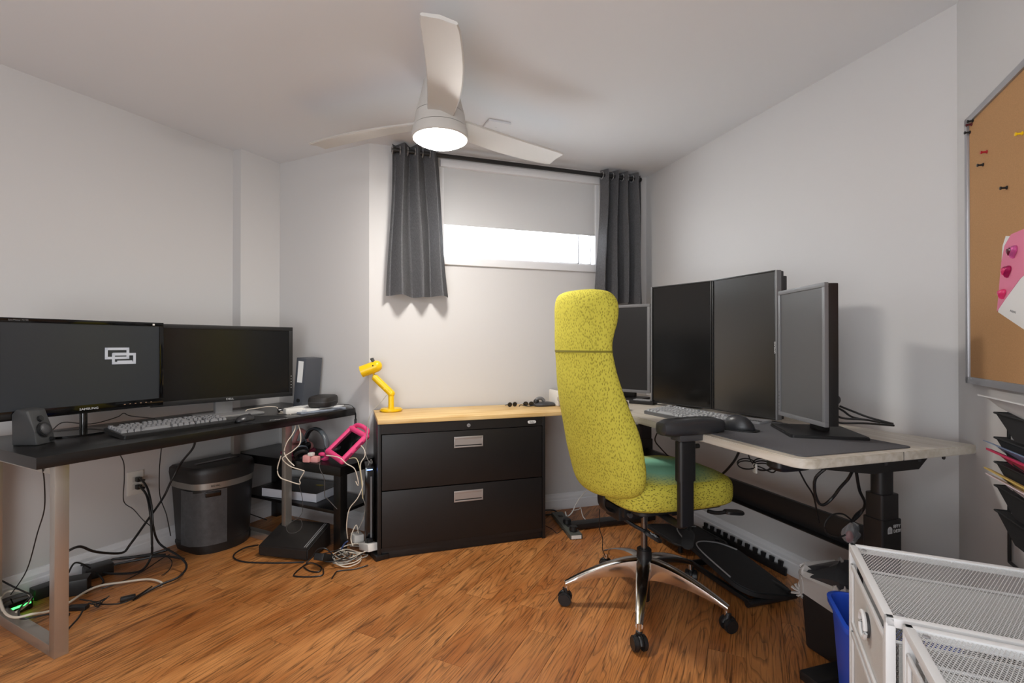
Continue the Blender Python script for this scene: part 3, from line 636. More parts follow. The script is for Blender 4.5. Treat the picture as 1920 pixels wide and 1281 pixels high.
# ---------------------------------------------------------------- office chair (local y = the way it faces)
ch_ = thing('office_chair', 'chartreuse high-backed office chair with polished five-star base', 'chair', (.577, 2.155, 0), hd(71))
base_rot = 71
q = MB(); q.cyl((0, 0, .165), (0, 0, .245), .034, .031, n=28, bev=.004).cyl((0, 0, .02), (0, 0, .17), .024, n=24).put('hub', black, ch_)
MB().cyl((0, 0, .24), (0, 0, .40), .0145, n=24).put('gas_lift', mat('lift_chrome', (120, 116, 112), .25, .9), ch_)
MB().cyl((0, 0, .385), (0, 0, .45), .022, n=24).put('lift_socket', black, ch_)
for wa in (36, 108, 180, 252, 324):            # world angle of every leg
    a = math.radians(wa)-hd(71); Rz = Matrix.Rotation(a, 4, 'Z')
    q = MB(); rings = []
    for i in range(13):
        t = i/12; r = .02+t*.325; zt = .205-.105*t**1.7; hh = .062*(1-t)+.026; zb = zt-hh*(1-.20*t); w = .020*(1-t)+.0145
        rings.append([(r, -w*.55, zt), (r, -w*.9, zt-.004), (r, -w, zt-.4*(zt-zb)), (r, -w*.75, zb+.002), (r, w*.75, zb+.002), (r, w, zt-.4*(zt-zb)), (r, w*.9, zt-.004), (r, w*.55, zt)])
    q.loft(rings).cyl((.338, 0, .062), (.338, 0, .1), .011, n=16).xform(Rz)
    leg = q.put('leg', alum, ch_)
    sw = Matrix.Translation(Rz @ Vector((.345, 0, 0))) @ Matrix.Rotation(a+{36: .5, 108: .9, 180: -.25, 252: .5, 324: .8}[wa]-PI/2*0, 4, 'Z')
    cs = MB().cyl((-.012, 0, .035), (.0, 0, .072), .012, n=14).xform(sw).put('caster', black, leg)
    for s_ in (-1, 1): MB().cyl((0, s_*.007, .029), (0, s_*.027, .029), .029, .026, n=28, bev=.004).xform(sw).put('wheel' if True else '', gloss if False else black, cs) if False else None
    for s_ in (-1, 1):
        wv = MB().cyl((0, s_*.007, .029), (0, s_*.027, .029), .029, .0275, n=28, bev=.004).xform(sw).put('wheel', black, leg)
    # hood over the wheels
    MB().tube([(.029*1.05*math.cos(u), 0, .029+.030*math.sin(u)) for u in [math.radians(k) for k in (10, 40, 70, 100, 130, 160)]], .008, 8, flat=.4).xform(sw).put('caster_hood', black, leg)
# seat
q = MB(); L_ = [(.475, .84), (.479, .93), (.49, .98), (.515, 1.0), (.565, 1.0), (.582, .985), (.592, .955), (.597, .90), (.599, .76), (.597, .45), (.595, .1)]
rings = []
for z, k in L_:
    ring = sup(0, .05, z, .258*k, .258*k, 5.2, 56)
    ring = [(x*(1-.10*max(0, -(y-.055))/.26), y, zz+(.018*math.cos(x*6)-.016 if zz > .56 else 0)-(.035*max(0, (y-.2)/.12)**2 if y > .2 else 0)*.35) for x, y, zz in ring]; rings.append(ring)
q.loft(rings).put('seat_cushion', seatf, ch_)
MB().prism(rrect(.42, .42, .05), .462, .478, .004).xform(Matrix.Translation((0, .05, 0))).put('seat_pan', black, ch_)
q = MB(); q.box((0, .0, .437), (.16, .30, .045), .008).box((0, -.10, .425), (.11, .12, .06), .008).box((.0, .08, .43), (.24, .05, .03), .006); q.put('tilt_mechanism', black, ch_)
q = MB()
for i in range(5): q.cyl((.085, -.13+i*.05, .432), (.10, -.13+i*.05, .432), .010, n=12)
q.put('tension_bolts', dgrey, ch_)
# backrest and headrest (profile: z, forward offset, half width, half depth)
PF = [(.520, -.165, .10, .022), (.533, -.163, .165, .036), (.560, -.162, .205, .047), (.60, -.165, .225, .053), (.66, -.172, .232, .060), (.73, -.186, .230, .064), (.80, -.205, .222, .066), (.88, -.234, .208, .062), (.96, -.262, .198, .054), (1.04, -.284, .188, .046), (1.105, -.293, .182, .044)]
PH = [(1.108, -.293, .182, .044), (1.14, -.293, .181, .046), (1.18, -.287, .182, .052), (1.22, -.280, .184, .058), (1.26, -.277, .184, .062), (1.295, -.277, .180, .062), (1.325, -.281, .168, .055), (1.343, -.287, .145, .042), (1.352, -.292, .105, .024)]
def back(P, curve=.045):
    Z = [p[0] for p in P]; out = []
    pts = spline([(p[1], p[2], p[3]) for p in P], 4); zs = [v.x for v in spline([(p[0], 0, 0) for p in P], 4)]
    for z, (f, w, t) in zip(zs, pts):
        r = sup(0, 0, z, w*1.12, t*1.14, 2.7, 48)
        out.append([(x, f+y+curve*(abs(x)/w)**2.2*(w/.2)-.048-.030*max(0, min(1, (1.05-zz)/.35)), zz) for x, y, zz in r])
    return out
MB().loft(back(PF)).put('backrest', chairf, ch_)
MB().loft(back(PH)).put('headrest', chairf, ch_)
sm = back([(1.102, -.293, .1835, .0455), (1.106, -.293, .1835, .0455), (1.110, -.293, .1835, .0455)]); MB().loft(sm).put('seam', mat('seam_dark', (120, 112, 36), .9), ch_)
MB().tube([(0, -.05, .43), (0, -.16, .425), (0, -.205, .45), (0, -.212, .50), (0, -.214, .56)], .028, 12, flat=.32).put('back_bar', black, ch_)
MB().tube([(.215, -.185, .56), (.238, -.175, .59), (.245, -.175, .615)], .010, 8, flat=.5).put('edge_tab', soft, ch_)
MB().sph((.253, -.19, .675), .010, (.5, 1, 1.5)).put('edge_notch', soft, ch_)
for s_ in (1, -1):
    q = MB(); q.tube([(s_*.10, -.03, .455), (s_*.25, -.035, .447), (s_*.312, -.04, .455), (s_*.322, -.04, .49)], .022, 10, flat=.5, smooth=4).put('arm_bracket', black, ch_)
    q = MB(); q.prism(rrect(.030, .062, .010), .46, .64).prism(rrect(.040, .074, .014), .625, .775, .003).xform(Matrix.Translation((s_*.325, -.040, 0))).put('arm_post', black, ch_)
    MB().cyl((s_*.325, -.005, .752), (s_*.325, .020, .752), .009, n=14).put('height_button', black, ch_)
    MB().box((s_*.325, -.025, .790), (.06, .12, .026), .006).put('pad_plate', dgrey, ch_)
    q = MB(); rg = []
    for y, w, h, dz in ((-.125, .02, .010, -.004), (-.118, .034, .018, -.002), (-.09, .043, .024, 0), (-.03, .044, .025, .002), (.04, .042, .025, .004), (.10, .040, .024, .003), (.135, .033, .018, .001), (.148, .018, .010, -.002)):
        rg.append([(s_*.325+w*abs(math.cos(u))**.6*(1 if math.cos(u) > 0 else -1), y+.015, .826+dz+1.3*h*abs(math.sin(u))**.7*(1 if math.sin(u) > 0 else -1)) for u in [2*PI*k/24 for k in range(24)]])
    q.loft(rg); q.xform(Matrix.Translation((s_*.325, 0, 0)) @ Matrix.Rotation(-.06*s_, 4, 'Z') @ Matrix.Translation((-s_*.325, 0, 0))); q.xform(Matrix.Translation((0, -.04, 0))).put('arm_pad', mat('arm_pad_grey', (44, 45, 48), .38), ch_)
# levers
def paddle(a, b, mark=None):
    a, b = Vector(a), Vector(b); d = (b-a).normalized(); lv = MB().tube([a, (a+b)/2+Vector((0, 0, -.006)), b], .008, 8).put('lever', black, ch_)
    M_ = Matrix.Translation(b+d*.032) @ d.to_track_quat('X', 'Z').to_matrix().to_4x4()
    MB().prism(rrect(.085, .048, .022), -.006, .006, .003).xform(M_).put('paddle', black, lv)
    if mark:
        q = MB()
        for p0, p1 in (((-.012, -.012), (.006, .006)), ((-.012, .010), (.012, -.010)), ((-.014, 0), (.0, .0)), ((.004, .012), (.016, .008)), ((.014, -.004), (.022, .004))): q.cyl((p0[0], p0[1], .0065), (p1[0], p1[1], .0065), .0013, n=6)
        o = q.xform(M_).put('paddle_symbol', text_w, lv); o['label'] = 'white figure symbol on the lever paddle'
paddle((.03, -.15, .42), (.085, -.05, .352), 1)
paddle((.10, .17, .43), (.145, .12, .352))
paddle((-.15, .12, .44), (-.25, .2, .41)); paddle((.20, .17, .45), (.22, .245, .445))
# ---------------------------------------------------------------- standing desk
E0 = Vector((.835, 1.412, 0)); RDZ = .80; hE = -17.3; EX = H(90+hE-.0); EY = H(hE)      # EX towards the wall, EY along the desk
rE = math.atan2(EX.y, EX.x)
sd = thing('standing_desk', 'pale oak height-adjustable desk with black telescopic columns along the right wall', 'desk', E0, rE)
q = MB(); Wd, Ld = .745, 1.86
P = [(.03+0, 0)]; c = .055
poly = [(c-c*math.sin(t), c-c*math.cos(t)) for t in [PI/2*k/8 for k in range(9)]]
poly = poly+[(0, Ld), (Wd-.16, Ld), (Wd, .0)]
q.prism(poly[::-1], RDZ-.028, RDZ, .003).put('desktop', oakm, sd)
MB().box((.40, .0, RDZ-.014), (.0012, .002, .027)).put('panel_joint', dgrey, sd)
def column(x, y, dx0, dx1, foot0, foot1):
    MB().loft([[(x_, yy, z_) for x_, z_ in ((dx0, RDZ-.032), (dx1, RDZ-.032), (dx1, RDZ-.045), (x+.10, RDZ-.098), (x-.12, RDZ-.098), (dx0, RDZ-.05))] for yy in (y-.055, y+.03)]).put('top_bracket', mat('desk_metal', (44, 42, 42), .45, .3), sd)
    q = MB()
    for bx in (x-.06, x+.10, x+.22): q.cyl((bx, y-.055, RDZ-.066), (bx, y-.059, RDZ-.066), .007, n=8)
    q.put('screws', dgrey, sd)
    for nm, s_, z0, z1 in (('inner_tube', .056, .60, RDZ-.098), ('middle_tube', .070, .52, .615), ('outer_tube', .080, .03, .53)): MB().prism(rrect(s_+.012, s_-.006, .010 if s_ > .06 else .02), z0, z1, .001).xform(Matrix.Translation((x, y, 0))).put(nm, mat('desk_metal', (44, 42, 42), .45, .3), sd)
    MB().box(((foot0+foot1)/2, y, .024), (foot1-foot0, .07, .032), .006).put('foot', black, sd)
    for fx in (foot0+.04, foot1-.04): MB().cyl((fx, y, 0), (fx, y, .012), .018, n=14).put('glide', soft, sd)
column(.535, .165, .085, .70, .20, .62)
column(.535, 1.675, .085, .66, .02, .60)
text('brand_lettering', 'EFFY\nDESK', .016, text_w, sd, (.535, .165-.0388, .50), (PI/2, 0, 0), align='LEFT')
lg = MB().cyl((.520, .165-.0375, .499), (.520, .165-.0385, .499), .010, n=18); lg.box((.520, .165-.038, .492), (.020, .001, .014)); lg.put('logo', text_w, sd)
MB().box((.535, .92, .428), (.02, 1.43, .094), .002).put('cross_beam', black, sd)
MB().box((.515, .92, .384), (.05, 1.43, .004)).put('tray_lip', black, sd)
MB().box((.30, .92, RDZ-.045), (.05, 1.42, .03), .004).put('frame_rail', black, sd)
q = MB(); q.loft([sup(.10, .14, z, .075*k, .035*k, 4) for z, k in ((RDZ-.065, .8), (RDZ-.052, 1), (RDZ-.029, 1))]).put('hand_controller', black, sd)
def onE(x, y, z=RDZ): return Matrix.Translation(E0) @ Matrix.Rotation(rE, 4, 'Z') @ Vector((x, y, z))
# ---------------------------------------------------------------- monitors on the right desk
bz = .009
M5, w5, h5 = monitor('tall portrait monitor with beige sheen, right of the frameless pair', (.986, 2.425), (1.116, 2.083), .812, 1.450, RDZ, .006, black, mat('screen_glass_beige_sheen', (22, 20, 18), .3, spec=1.0), .05)
M4, w4, h4 = monitor('tall black portrait monitor, left of the frameless pair behind the keyboard', (.772, 2.722), (.984, 2.430), .813, 1.450, RDZ, .006, black, mat('screen_glass_dark', (17, 16, 15), .17, spec=.55), .05)
MB().box((w5/2+.003, .012, .331), (.009, .026, .636), .002).put('silver_edge', mgrey, M5); MB().box((-w4/2-.001, .012, .331), (.007, .026, .636), .002).put('silver_edge', mgrey, M4)
for Mo, w in ((M5, w5), (M4, w4)):
    MB().box((0, .10, .16), (.05, .03, .32), .004).put('neck', black, Mo); MB().prism(rrect(.16, .12, .02), 0, .008, .002).xform(Matrix.Translation((0, .12, 0))).put('base', black, Mo)
    MB().box((w/2-.02, .055, h5-.07), (.035, .03, .12), .005).put('rear_vent_box', black, Mo)
M3, w3, h3 = monitor('grey-framed portrait monitor half hidden behind the chair headrest', (.565, 3.075), (.808, 2.885), .845, 1.372, RDZ, .017, mgrey, mat('screen_matte', (30, 30, 31), .35), .045)
MB().box((0, .06, .12), (.08, .03, .24), .004).put('neck', black, M3); MB().prism(rrect(.22, .16, .02), 0, .012, .003).xform(Matrix.Translation((0, .05, 0))).put('base', black, M3)
M6, w6, h6 = monitor('nearest portrait monitor, seen from the side on a flat square stand', (1.087, 2.012), (1.083, 1.705), .846, 1.350, RDZ, .016, mgrey, mat('screen_matte_grey', (84, 84, 84), .33), .05)
MB().box((.0, .075, .16), (.07, .035, .32), .006).put('neck', black, M6)
MB().prism(rrect(.27, .25, .012), 0, .014, .003).xform(Matrix.Translation((.012, .055, 0)) @ Matrix.Rotation(-.22, 4, 'Z')).put('base', black, M6)
MB().cyl((.04, .085, .13), (.04, .12, .13), .016, n=18, bev=.003).put('cable_hook', dgrey, M6)
text('brand_lettering', 'SAMSUNG', .011, text_w, M5, (w5/2-.003, -.001, .32), (PI/2, -PI/2, 0))
q = MB()
for i in range(6): q.box((-w6/2+.008, -.0005, .07+i*.014), (.004, .001, .003))
q.put('buttons', dgrey, M6)
dkb = thing('docking_station', 'black laptop dock with silver top at the foot of the half-hidden monitor', 'dock', (.735, 2.76, RDZ), math.atan2(2.885-3.075, .808-.565))
MB().box((0, 0, .010), (.14, .07, .018), .004).put('body', black, dkb); MB().box((0, 0, .022), (.10, .045, .006), .002).put('silver_top', silver, dkb)
# ---------------------------------------------------------------- things on the right desk
fp = MB().prism(rrect(.46, .70, .02), 0, .003).put('desk_pad', feltm, None, onE(.265, .385, RDZ+.0002), rE); tag(fp, 'large grey felt desk pad at the near end of the oak desk', 'desk pad')
kk = mat('keycap_silver', (158, 159, 161), .4)
keyboard('silver-grey keyboard on the right desk in front of the portrait monitors', (.80, 2.195, RDZ), math.atan2(-.485+.06, .178), .46, .17, 6, kk, mat('kb_case_grey', (92, 93, 95), .4), .008, 5)
ks = thing('laptop', 'thin closed silver laptop lying under the right portrait monitors', 'laptop', (.985, 2.185, RDZ), math.atan2(-.30, .20))
MB().prism(rrect(.29, .10, .008), 0, .012, .002).put('body', silver, ks)
q = MB()
for i in range(24): q.box((-.14+i*.012, -.030, .0125), (.008, .018, .0012))
q.put('vent_slots', dgrey, ks)
m2 = thing('mouse', 'black vertical mouse on the grey felt desk pad', 'mouse', (.875, 1.905, RDZ+.0035), -.75)
q = MB(); q.loft([[(x*.062*k, y*.036*k-.006*t, .058*t) for x, y in [(math.cos(u), math.sin(u)) for u in [2*PI*j/24 for j in range(24)]]] for t, k in ((0, .96), (.12, 1.0), (.4, .92), (.7, .72), (.9, .48), (1.0, .2))]).put('shell', mat('mouse_dark', (36, 37, 40), .35), m2)
MB().prism(rrect(.15, .085, .04), 0, .004).put('skirt', black, m2)
# ---------------------------------------------------------------- footrest, mat edge, bins
ft = thing('footrest', 'black mesh footrest with silver hoop on the floor under the oak desk', 'footrest', (1.065, 2.345, 0), hd(-17))
Mt = Matrix.Translation((0, 0, .075)) @ Matrix.Rotation(math.radians(13), 4, 'Y') @ Matrix.Rotation(math.radians(8), 4, 'X')
mesh_black = mat('mesh_black', (22, 22, 24), .7, bump=.6, bscale=900)
MB().prism(rrect(.31, .46, .09), -.012, .014, .005).xform(Mt).put('foot_pad', mesh_black, ft)
MB().tube([(-.15, -.13, .017), (-.14, .10, .017), (-.08, .185, .017), (.05, .20, .017), (.13, .15, .017)], .0035, 6).xform(Mt).put('silver_hoop', silver, ft)
q = MB(); q.cyl((-.12, -.20, .02), (.14, -.20, .02), .016, n=14).cyl((-.12, .20, .02), (.12, .20, .02), .016, n=14).box((-.11, 0, .03), (.02, .42, .02), .004).box((.10, 0, .04), (.02, .42, .02), .004).put('frame', black, ft)
f2 = thing('mesh_panel_rest', 'black mesh back panel lying flat behind the footrest by the baseboard', 'mesh panel', (1.0, 2.83, 0), hd(-17))
Mt = Matrix.Translation((0, 0, .04)) @ Matrix.Rotation(math.radians(6), 4, 'Y')
q = MB(); fr_ = rrect(.34, .32, .05); q.tube([(x, y, 0) for x, y in fr_], .009, 8, closed=True, smooth=0).xform(Mt).put('frame', black, f2)
MB().prism(rrect(.33, .31, .05), -.003, .003).xform(Mt).put('mesh', mesh_black, f2)
MB().tube([(-.10, -.13, .012), (-.02, .06, .02), (.14, .10, .012)], .004, 6).xform(Mt).put('wire', silver, f2)
for x, y in ((-.12, -.11), (.12, -.11), (-.12, .11), (.12, .11)): MB().cyl((x, y, 0), (x, y, .045), .012, n=10).put('foot', soft, f2)
tz = []
n_ = 11; X = 0
poly = [(0, 0)]
for i in range(n_):
    x = i*.054; poly += [(x, .035), (x+.010, .035), (x+.006, .060), (x+.032, .060), (x+.028, .035)]
poly += [(n_*.054, .035), (n_*.054, 0)]
fmx = K+RD*.66+RN*.045
rr_ = math.atan2(RD.y, RD.x)
q = MB().prism(poly[::-1], -.006, .006).xform(Matrix.Rotation(PI/2-.12, 4, 'X'))
tag(q.put('foam_mat_edge', soft, None, fmx+Vector((0, 0, .001)), rr_), 'black interlocking foam mat edge standing against the right baseboard', 'mat edge')
bn = thing('trash_bin', 'small black waste bin with a tied white liner bag', 'bin', (1.207, 1.812, 0), hd(161.7-90))
bw, bd_ = .16, .20   # local x = along the wall towards the camera, y towards the wall
q = MB(); q.loft([[(x*k, y*k, z) for x, y in rrect(bw, bd_, .02)] for z, k in ((.006, .9), (.012, .93), (.27, 1.08), (.28, 1.1))]).put('body', mat('bin_black', (26, 28, 30), .5), bn)
mb = bpy.data.materials.new('liner'); mb.use_nodes = True; pb_ = mb.node_tree.nodes['Principled BSDF']; pb_.inputs['Base Color'].default_value = lin((205, 200, 196)); pb_.inputs['Roughness'].default_value = .3; pb_.inputs['Alpha'].default_value = .72
rings = []
for j, (k, z) in enumerate(((1.12, .20), (1.14, .25), (1.15, .285), (1.05, .30), (.8, .285), (.6, .27))):
    rings.append([(x*k+.004*math.sin(i*2.1+j), y*k+.004*math.sin(i*1.7+j*2), z+.012*math.sin(i*1.3+j)) for i, (x, y) in enumerate(rrect(bw, bd_, .03, 8))])
MB().loft(rings, cap=False).put('liner_bag', mb, bn)
q = MB()
for i in range(9):
    a = 2*PI*i/9+.2; k = .6+.3*((i*7) % 3)/2; q.tube([(-.082, -.088, .20), (-.088+.014*math.cos(a), -.096-.012*abs(math.cos(a))*.4, .20+.018*math.sin(a)), (-.088+.036*k*math.cos(a), -.088+.02*math.cos(a), .205+.042*k*math.sin(a))], .008, 7, smooth=3, flat=.5)
q.put('bag_knot', mb, bn)
q = MB(); q.loft([[(x*k, y*k, z+.02*math.sin(x*30)) for x, y in rrect(bw*1.02, bd_*1.02, .03, 8)] for k, z in ((1.08, .268), (1.12, .292), (.9, .312), (.5, .322), (.1, .324))]).put('bag_top', mat('dark_film', (54, 55, 58), .35, bump=.6, bscale=25), bn)
rb = thing('recycling_bin', 'open blue plastic recycling bin beside the white mesh drawers', 'bin', (1.065, 1.395, 0), hd(20))
q = MB(); lv = [(.0, .80), (.34, .98), (.345, 1.07), (.360, 1.08), (.362, 1.0), (.355, .965), (.02, .78)]
q.loft([[(x*k, y*k, z) for x, y in rrect(.245, .245, .045)] for z, k in lv]).put('body', bluep, rb)
# ---------------------------------------------------------------- white mesh drawer units
wm = mat('white_powder_coat', (226, 226, 226), .4)
def mesh_panel(w, d, s=.0062, t=.0013):       # expanded metal: two families of slanting strips, joined
    b = MB(); bm = b.bm
    def strip(p, q2):
        dx, dy = q2[0]-p[0], q2[1]-p[1]; L_ = math.hypot(dx, dy)
        if L_ < .004: return
        nx, ny = -dy/L_*t/2, dx/L_*t/2
        v = [bm.verts.new((p[0]+nx, p[1]+ny, 0)), bm.verts.new((p[0]-nx, p[1]-ny, 0)), bm.verts.new((q2[0]-nx, q2[1]-ny, 0)), bm.verts.new((q2[0]+nx, q2[1]+ny, 0))]; bm.faces.new(v)
    sl = .5
    for sg in (1, -1):
        c = -w*sl-.01
        cmin, cmax = -w*sl, d+w*sl
        c = cmin
        while c < cmax:
            # y = c + sg*sl*x' within the rectangle
            pts = []
            f = (lambda x: c+sl*x) if sg > 0 else (lambda x: c+sl*(w-x))
            xs = [0, w]; ys = [f(0), f(w)]
            # clip
            (x0, y0), (x1, y1) = (0, f(0)), (w, f(w))
            def clip(x0, y0, x1, y1):
                t0, t1 = 0, 1; dx, dy = x1-x0, y1-y0
                for p_, q_ in ((-dy, y0), (dy, d-y0)):
                    if p_ == 0: 
                        if q_ < 0: return None
                        continue
                    r_ = q_/p_
                    if p_ < 0: t0 = max(t0, r_)
                    else: t1 = min(t1, r_)
                return (x0+t0*dx, y0+t0*dy, x0+t1*dx, y0+t1*dy) if t0 < t1 else None
            r_ = clip(x0, y0, x1, y1)
            if r_: strip(r_[:2], r_[2:])
            c += s
    return b
def mesh_unit(label, corner, w, d, top, hgt=None):
    # local x = away from camera along the front (B), local y = towards the wall... front face looks along -y
    T = thing('drawer_unit', label, 'drawer unit', (corner.x, corner.y, 0), math.atan2(B.y, B.x)); q = MB(); f = .016
    def L(x, y, z): return (x, -y, z)
    for x in (f/2, w-f/2):
        for y in (f/2, d-f/2): q.box(L(x, y, top/2-.005), (f, f, top-.01), .002)
    for y in (f/2, d-f/2): q.box(L(w/2, y, top-.009), (w, f, .018), .003).box(L(w/2, y, .05), (w, f, .015), .002)
    for x in (f/2, w-f/2): q.box(L(x, d/2, top-.009), (f, d, .018), .003).box(L(x, d/2, .05), (f, d, .015), .002)
    q.put('frame', wm, T)
    mp = mesh_panel(w-2*f+.01, d-2*f+.01).xform(Matrix.Translation((f-.005, -d+f-.005, top-.004))).put('top_mesh', wm, T, smooth=False); mp['kind'] = 'stuff'
    z = top-.045; n = 3; dh = (top-.11)/n
    for i in range(n):
        zt = z-i*dh; zb = zt-dh+.014
        dr = MB().box(L(w/2, .004, zt-.006), (w-2*f-.006, .006, .012), .002).box(L(w/2, .004, zb+.006), (w-2*f-.006, .006, .012), .002).box(L(f+.008, .004, (zt+zb)/2), (.012, .006, zt-zb), .002).box(L(w-f-.008, .004, (zt+zb)/2), (.012, .006, zt-zb), .002).put('drawer', wm, T)
        g = MB(); g.box(L(w/2, .008, (zt+zb)/2), (w-2*f-.02, .0015, zt-zb-.02)); g.put('front_panel', mat('white_mesh_sheet', (214, 212, 208), .5, bump=1, bscale=700), dr)
        R_ = .027; g = MB(); g.tube([(w/2+R_*math.cos(a), .003, (zt+zb)/2+.01+R_*math.sin(a)) for a in [2*PI*k/24 for k in range(24)]], .0045, 8, closed=True, smooth=1).put('ring_handle', wm, dr)
        MB().cyl((w/2, -.006, (zt+zb)/2+.01), (w/2, -.0065+.006, (zt+zb)/2+.01), .026, n=28).put('handle_hole', dgrey, dr)
        g = mesh_panel(w-2*f-.03, d-2*f-.02, .008, .0038).xform(Matrix.Translation((f+.015, -d+f+.01, zb+.02))).put('basket_mesh', wm, dr, smooth=False); g['kind'] = 'stuff'
        q = MB()
        for yy in (.02, d-.02): q.cyl(L(f+.01, yy, zt-.01), L(w-f-.01, yy, zt-.01), .003, n=8)
        for xx in (f+.01, w-f-.01): q.cyl(L(xx, .02, zt-.01), L(xx, d-.02, zt-.01), .003, n=8)
        q.put('basket_rim', wm, dr)
        q = MB()
        for xx in (f+.012, w-f-.012): q.box(L(xx, d/2, (zt+zb)/2), (.0015, d-2*f-.02, zt-zb-.03))
        q.box(L(w/2, d-f-.012, (zt+zb)/2), (w-2*f-.03, .0015, zt-zb-.03)); q.put('basket_wall', mat('white_mesh_sheet', (214, 212, 208), .5, bump=1, bscale=700), dr)
    for x in (f+.012, w-f-.012):
        for y in (f+.012, d-f-.012): MB().sph(L(x, y, top-.004), .006, (1, 1, .4)).put('corner_stud', silver, T)
    for x in (.03, w-.03):
        for y in (.03, d-.03): MB().cyl(L(x, y, 0), L(x, y, .045), .015, n=16).put('foot', black, T)
    return T
C2 = Vector((.705, .932, 0))
mesh_unit('white wire-mesh drawer unit beside the blue bin, farther of the two', C2, .385, .41, .62)
mesh_unit('nearest white wire-mesh drawer unit at the bottom right corner of the photo', C2-B*.395+(-BL)*.022, .38, .40, .622)
pp = tag(MB().box((0, 0, 0), (.17, .20, .002)).put('paper_sheet', paper, None, (C2+B*.125+(-BL)*.19+Vector((0, 0, .449))), math.atan2(B.y, B.x)+.12), 'white paper sheet inside the top drawer of the farther mesh unit', 'paper')
pp2 = tag(MB().box((0, 0, 0), (.15, .16, .002)).put('paper_sheet', paper, None, (C2-B*.29+(-BL)*.16+Vector((0, 0, .449))), math.atan2(B.y, B.x)-.3), 'white paper sheet inside the top drawer of the nearest mesh unit', 'paper')
# ---------------------------------------------------------------- cork board and what is pinned to it
FD = -B                                          # along the front-right wall, towards the camera
rf = math.atan2(FD.y, FD.x)                      # local x towards the camera, local -y out of the wall? set below
def onF(x, z, out=0): p = R+FD*x+BL*out; return Vector((p.x, p.y, z))
cb = thing('cork_board', 'large cork notice board in an aluminium frame on the right foreground wall', 'notice board', onF(.128, 1.447), rf)
# local +y points to -BL rotated: FD x Z ; the room side is local -y
BWd, BH = 1.20, .885
MB().box((BWd/2, -.008, 0), (BWd-.03, .010, BH-.03)).put('cork', corkm, cb)
q = MB()
for c, d in (((BWd/2, -.010, BH/2-.011), (BWd, .020, .022)), ((BWd/2, -.010, -BH/2+.011), (BWd, .020, .022)), ((.011, -.010, 0), (.022, .020, BH)), ((BWd-.011, -.010, 0), (.022, .020, BH))): q.box(c, d, .002)
q.put('frame', mat('anodised_alu', (170, 170, 174), .35, .7), cb)
def pin(label, x, z, m): 
    p = thing('push_pin', label, 'push pin', onF(x, z, .013), rf)
    MB().cyl((0, 0, 0), (0, -.003, 0), .0055, n=14, bev=.001).cyl((0, -.003, 0), (0, -.012, 0), .003, n=12).cyl((0, -.012, 0), (0, -.016, 0), .0048, .0052, n=14, bev=.001).put('head', m, p); return p
redm = mat('pin_red', (176, 30, 44), .35)
pin('red push pin on the cork, highest of the loose three', .285, 1.728, redm)
pin('black push pin just below the red one on the cork', .258, 1.697, black)
pin('black push pin lowest and nearest the pink paper on the cork', .415, 1.580, black)
pin('yellow push pin at the right edge of the photo on the cork', .505, 1.70, yellow)
pin('dark red push pin in the top corner cluster of the cork', .172, 1.858, mat('pin_dark_red', (90, 22, 30), .35)); pin('black push pin in the top corner cluster of the cork, uppermost', .182, 1.866, black); pin('black push pin low in the top corner cluster of the cork', .158, 1.838, black)
pk = thing('pink_card', 'curved pink paper cutout pinned to the cork board', 'card', onF(.35, 1.232, .0135), rf)
poly = [(0, 0), (.015, .07), (.03, .14), (.05, .185), (.09, .21), (.16, .21), (.26, .20), (.26, .12), (.14, .08), (.05, .03)]
MB().prism(poly, 0, .001).xform(Matrix.Rotation(PI/2, 4, 'X')).put('sheet', mat('pink_paper', (226, 128, 158), .7), pk)
wc = thing('white_card', 'white card with small grey print under the pink cutout on the cork', 'card', onF(.356, 1.229, .0128), rf)
MB().prism([(0, 0), (.17, -.062), (.30, .16), (.05, .215), (.03, .19)], 0, .0008).xform(Matrix.Rotation(PI/2, 4, 'X')).put('sheet', paper, wc)
MB().tube([(.075+i*.004, -.0012, .0-i*.0009+(.003 if i % 2 else -.003)) for i in range(9)], .0006, 5, smooth=4).put('print', mat('grey_print', (140, 140, 140), .6), wc)
def heart(label, x, z, s, m, m2=None):
    h = thing('heart_magnet', label, 'heart', onF(x, z, .015), rf)
    P = []
    for i in range(28):
        t = 2*PI*i/28; P.append((s*16*math.sin(t)**3/17, s*(13*math.cos(t)-5*math.cos(2*t)-2*math.cos(3*t)-math.cos(4*t))/17))
    MB().loft([[(a*k, -y, b*k) for a, b in P] for y, k in ((0, .95), (.004, 1), (.009, .85), (.012, .55), (.0125, .1))]).put('body', m, h)
    if m2: MB().loft([[(a*k, -y, b*k) for a, b in P] for y, k in ((.009, .62), (.014, .55), (.016, .2))]).put('centre', m2, h)
glit = mat('pink_glitter', (208, 90, 150), .3, .3, vary=.8, scale=900); hot = mat('hot_pink', (212, 50, 104), .3)
heart('glittery heart magnet with dark centre, highest of three on the pink card', .46, 1.392, .021, glit, mat('heart_dark', (92, 12, 40), .2)); heart('double pink heart magnet, middle of three on the pink card', .425, 1.342, .020, mat('magenta_glitter', (160, 24, 84), .3, .3, vary=.7, scale=900), hot); heart('plain pink heart magnet, lowest of three on the pink card', .395, 1.281, .017, hot)
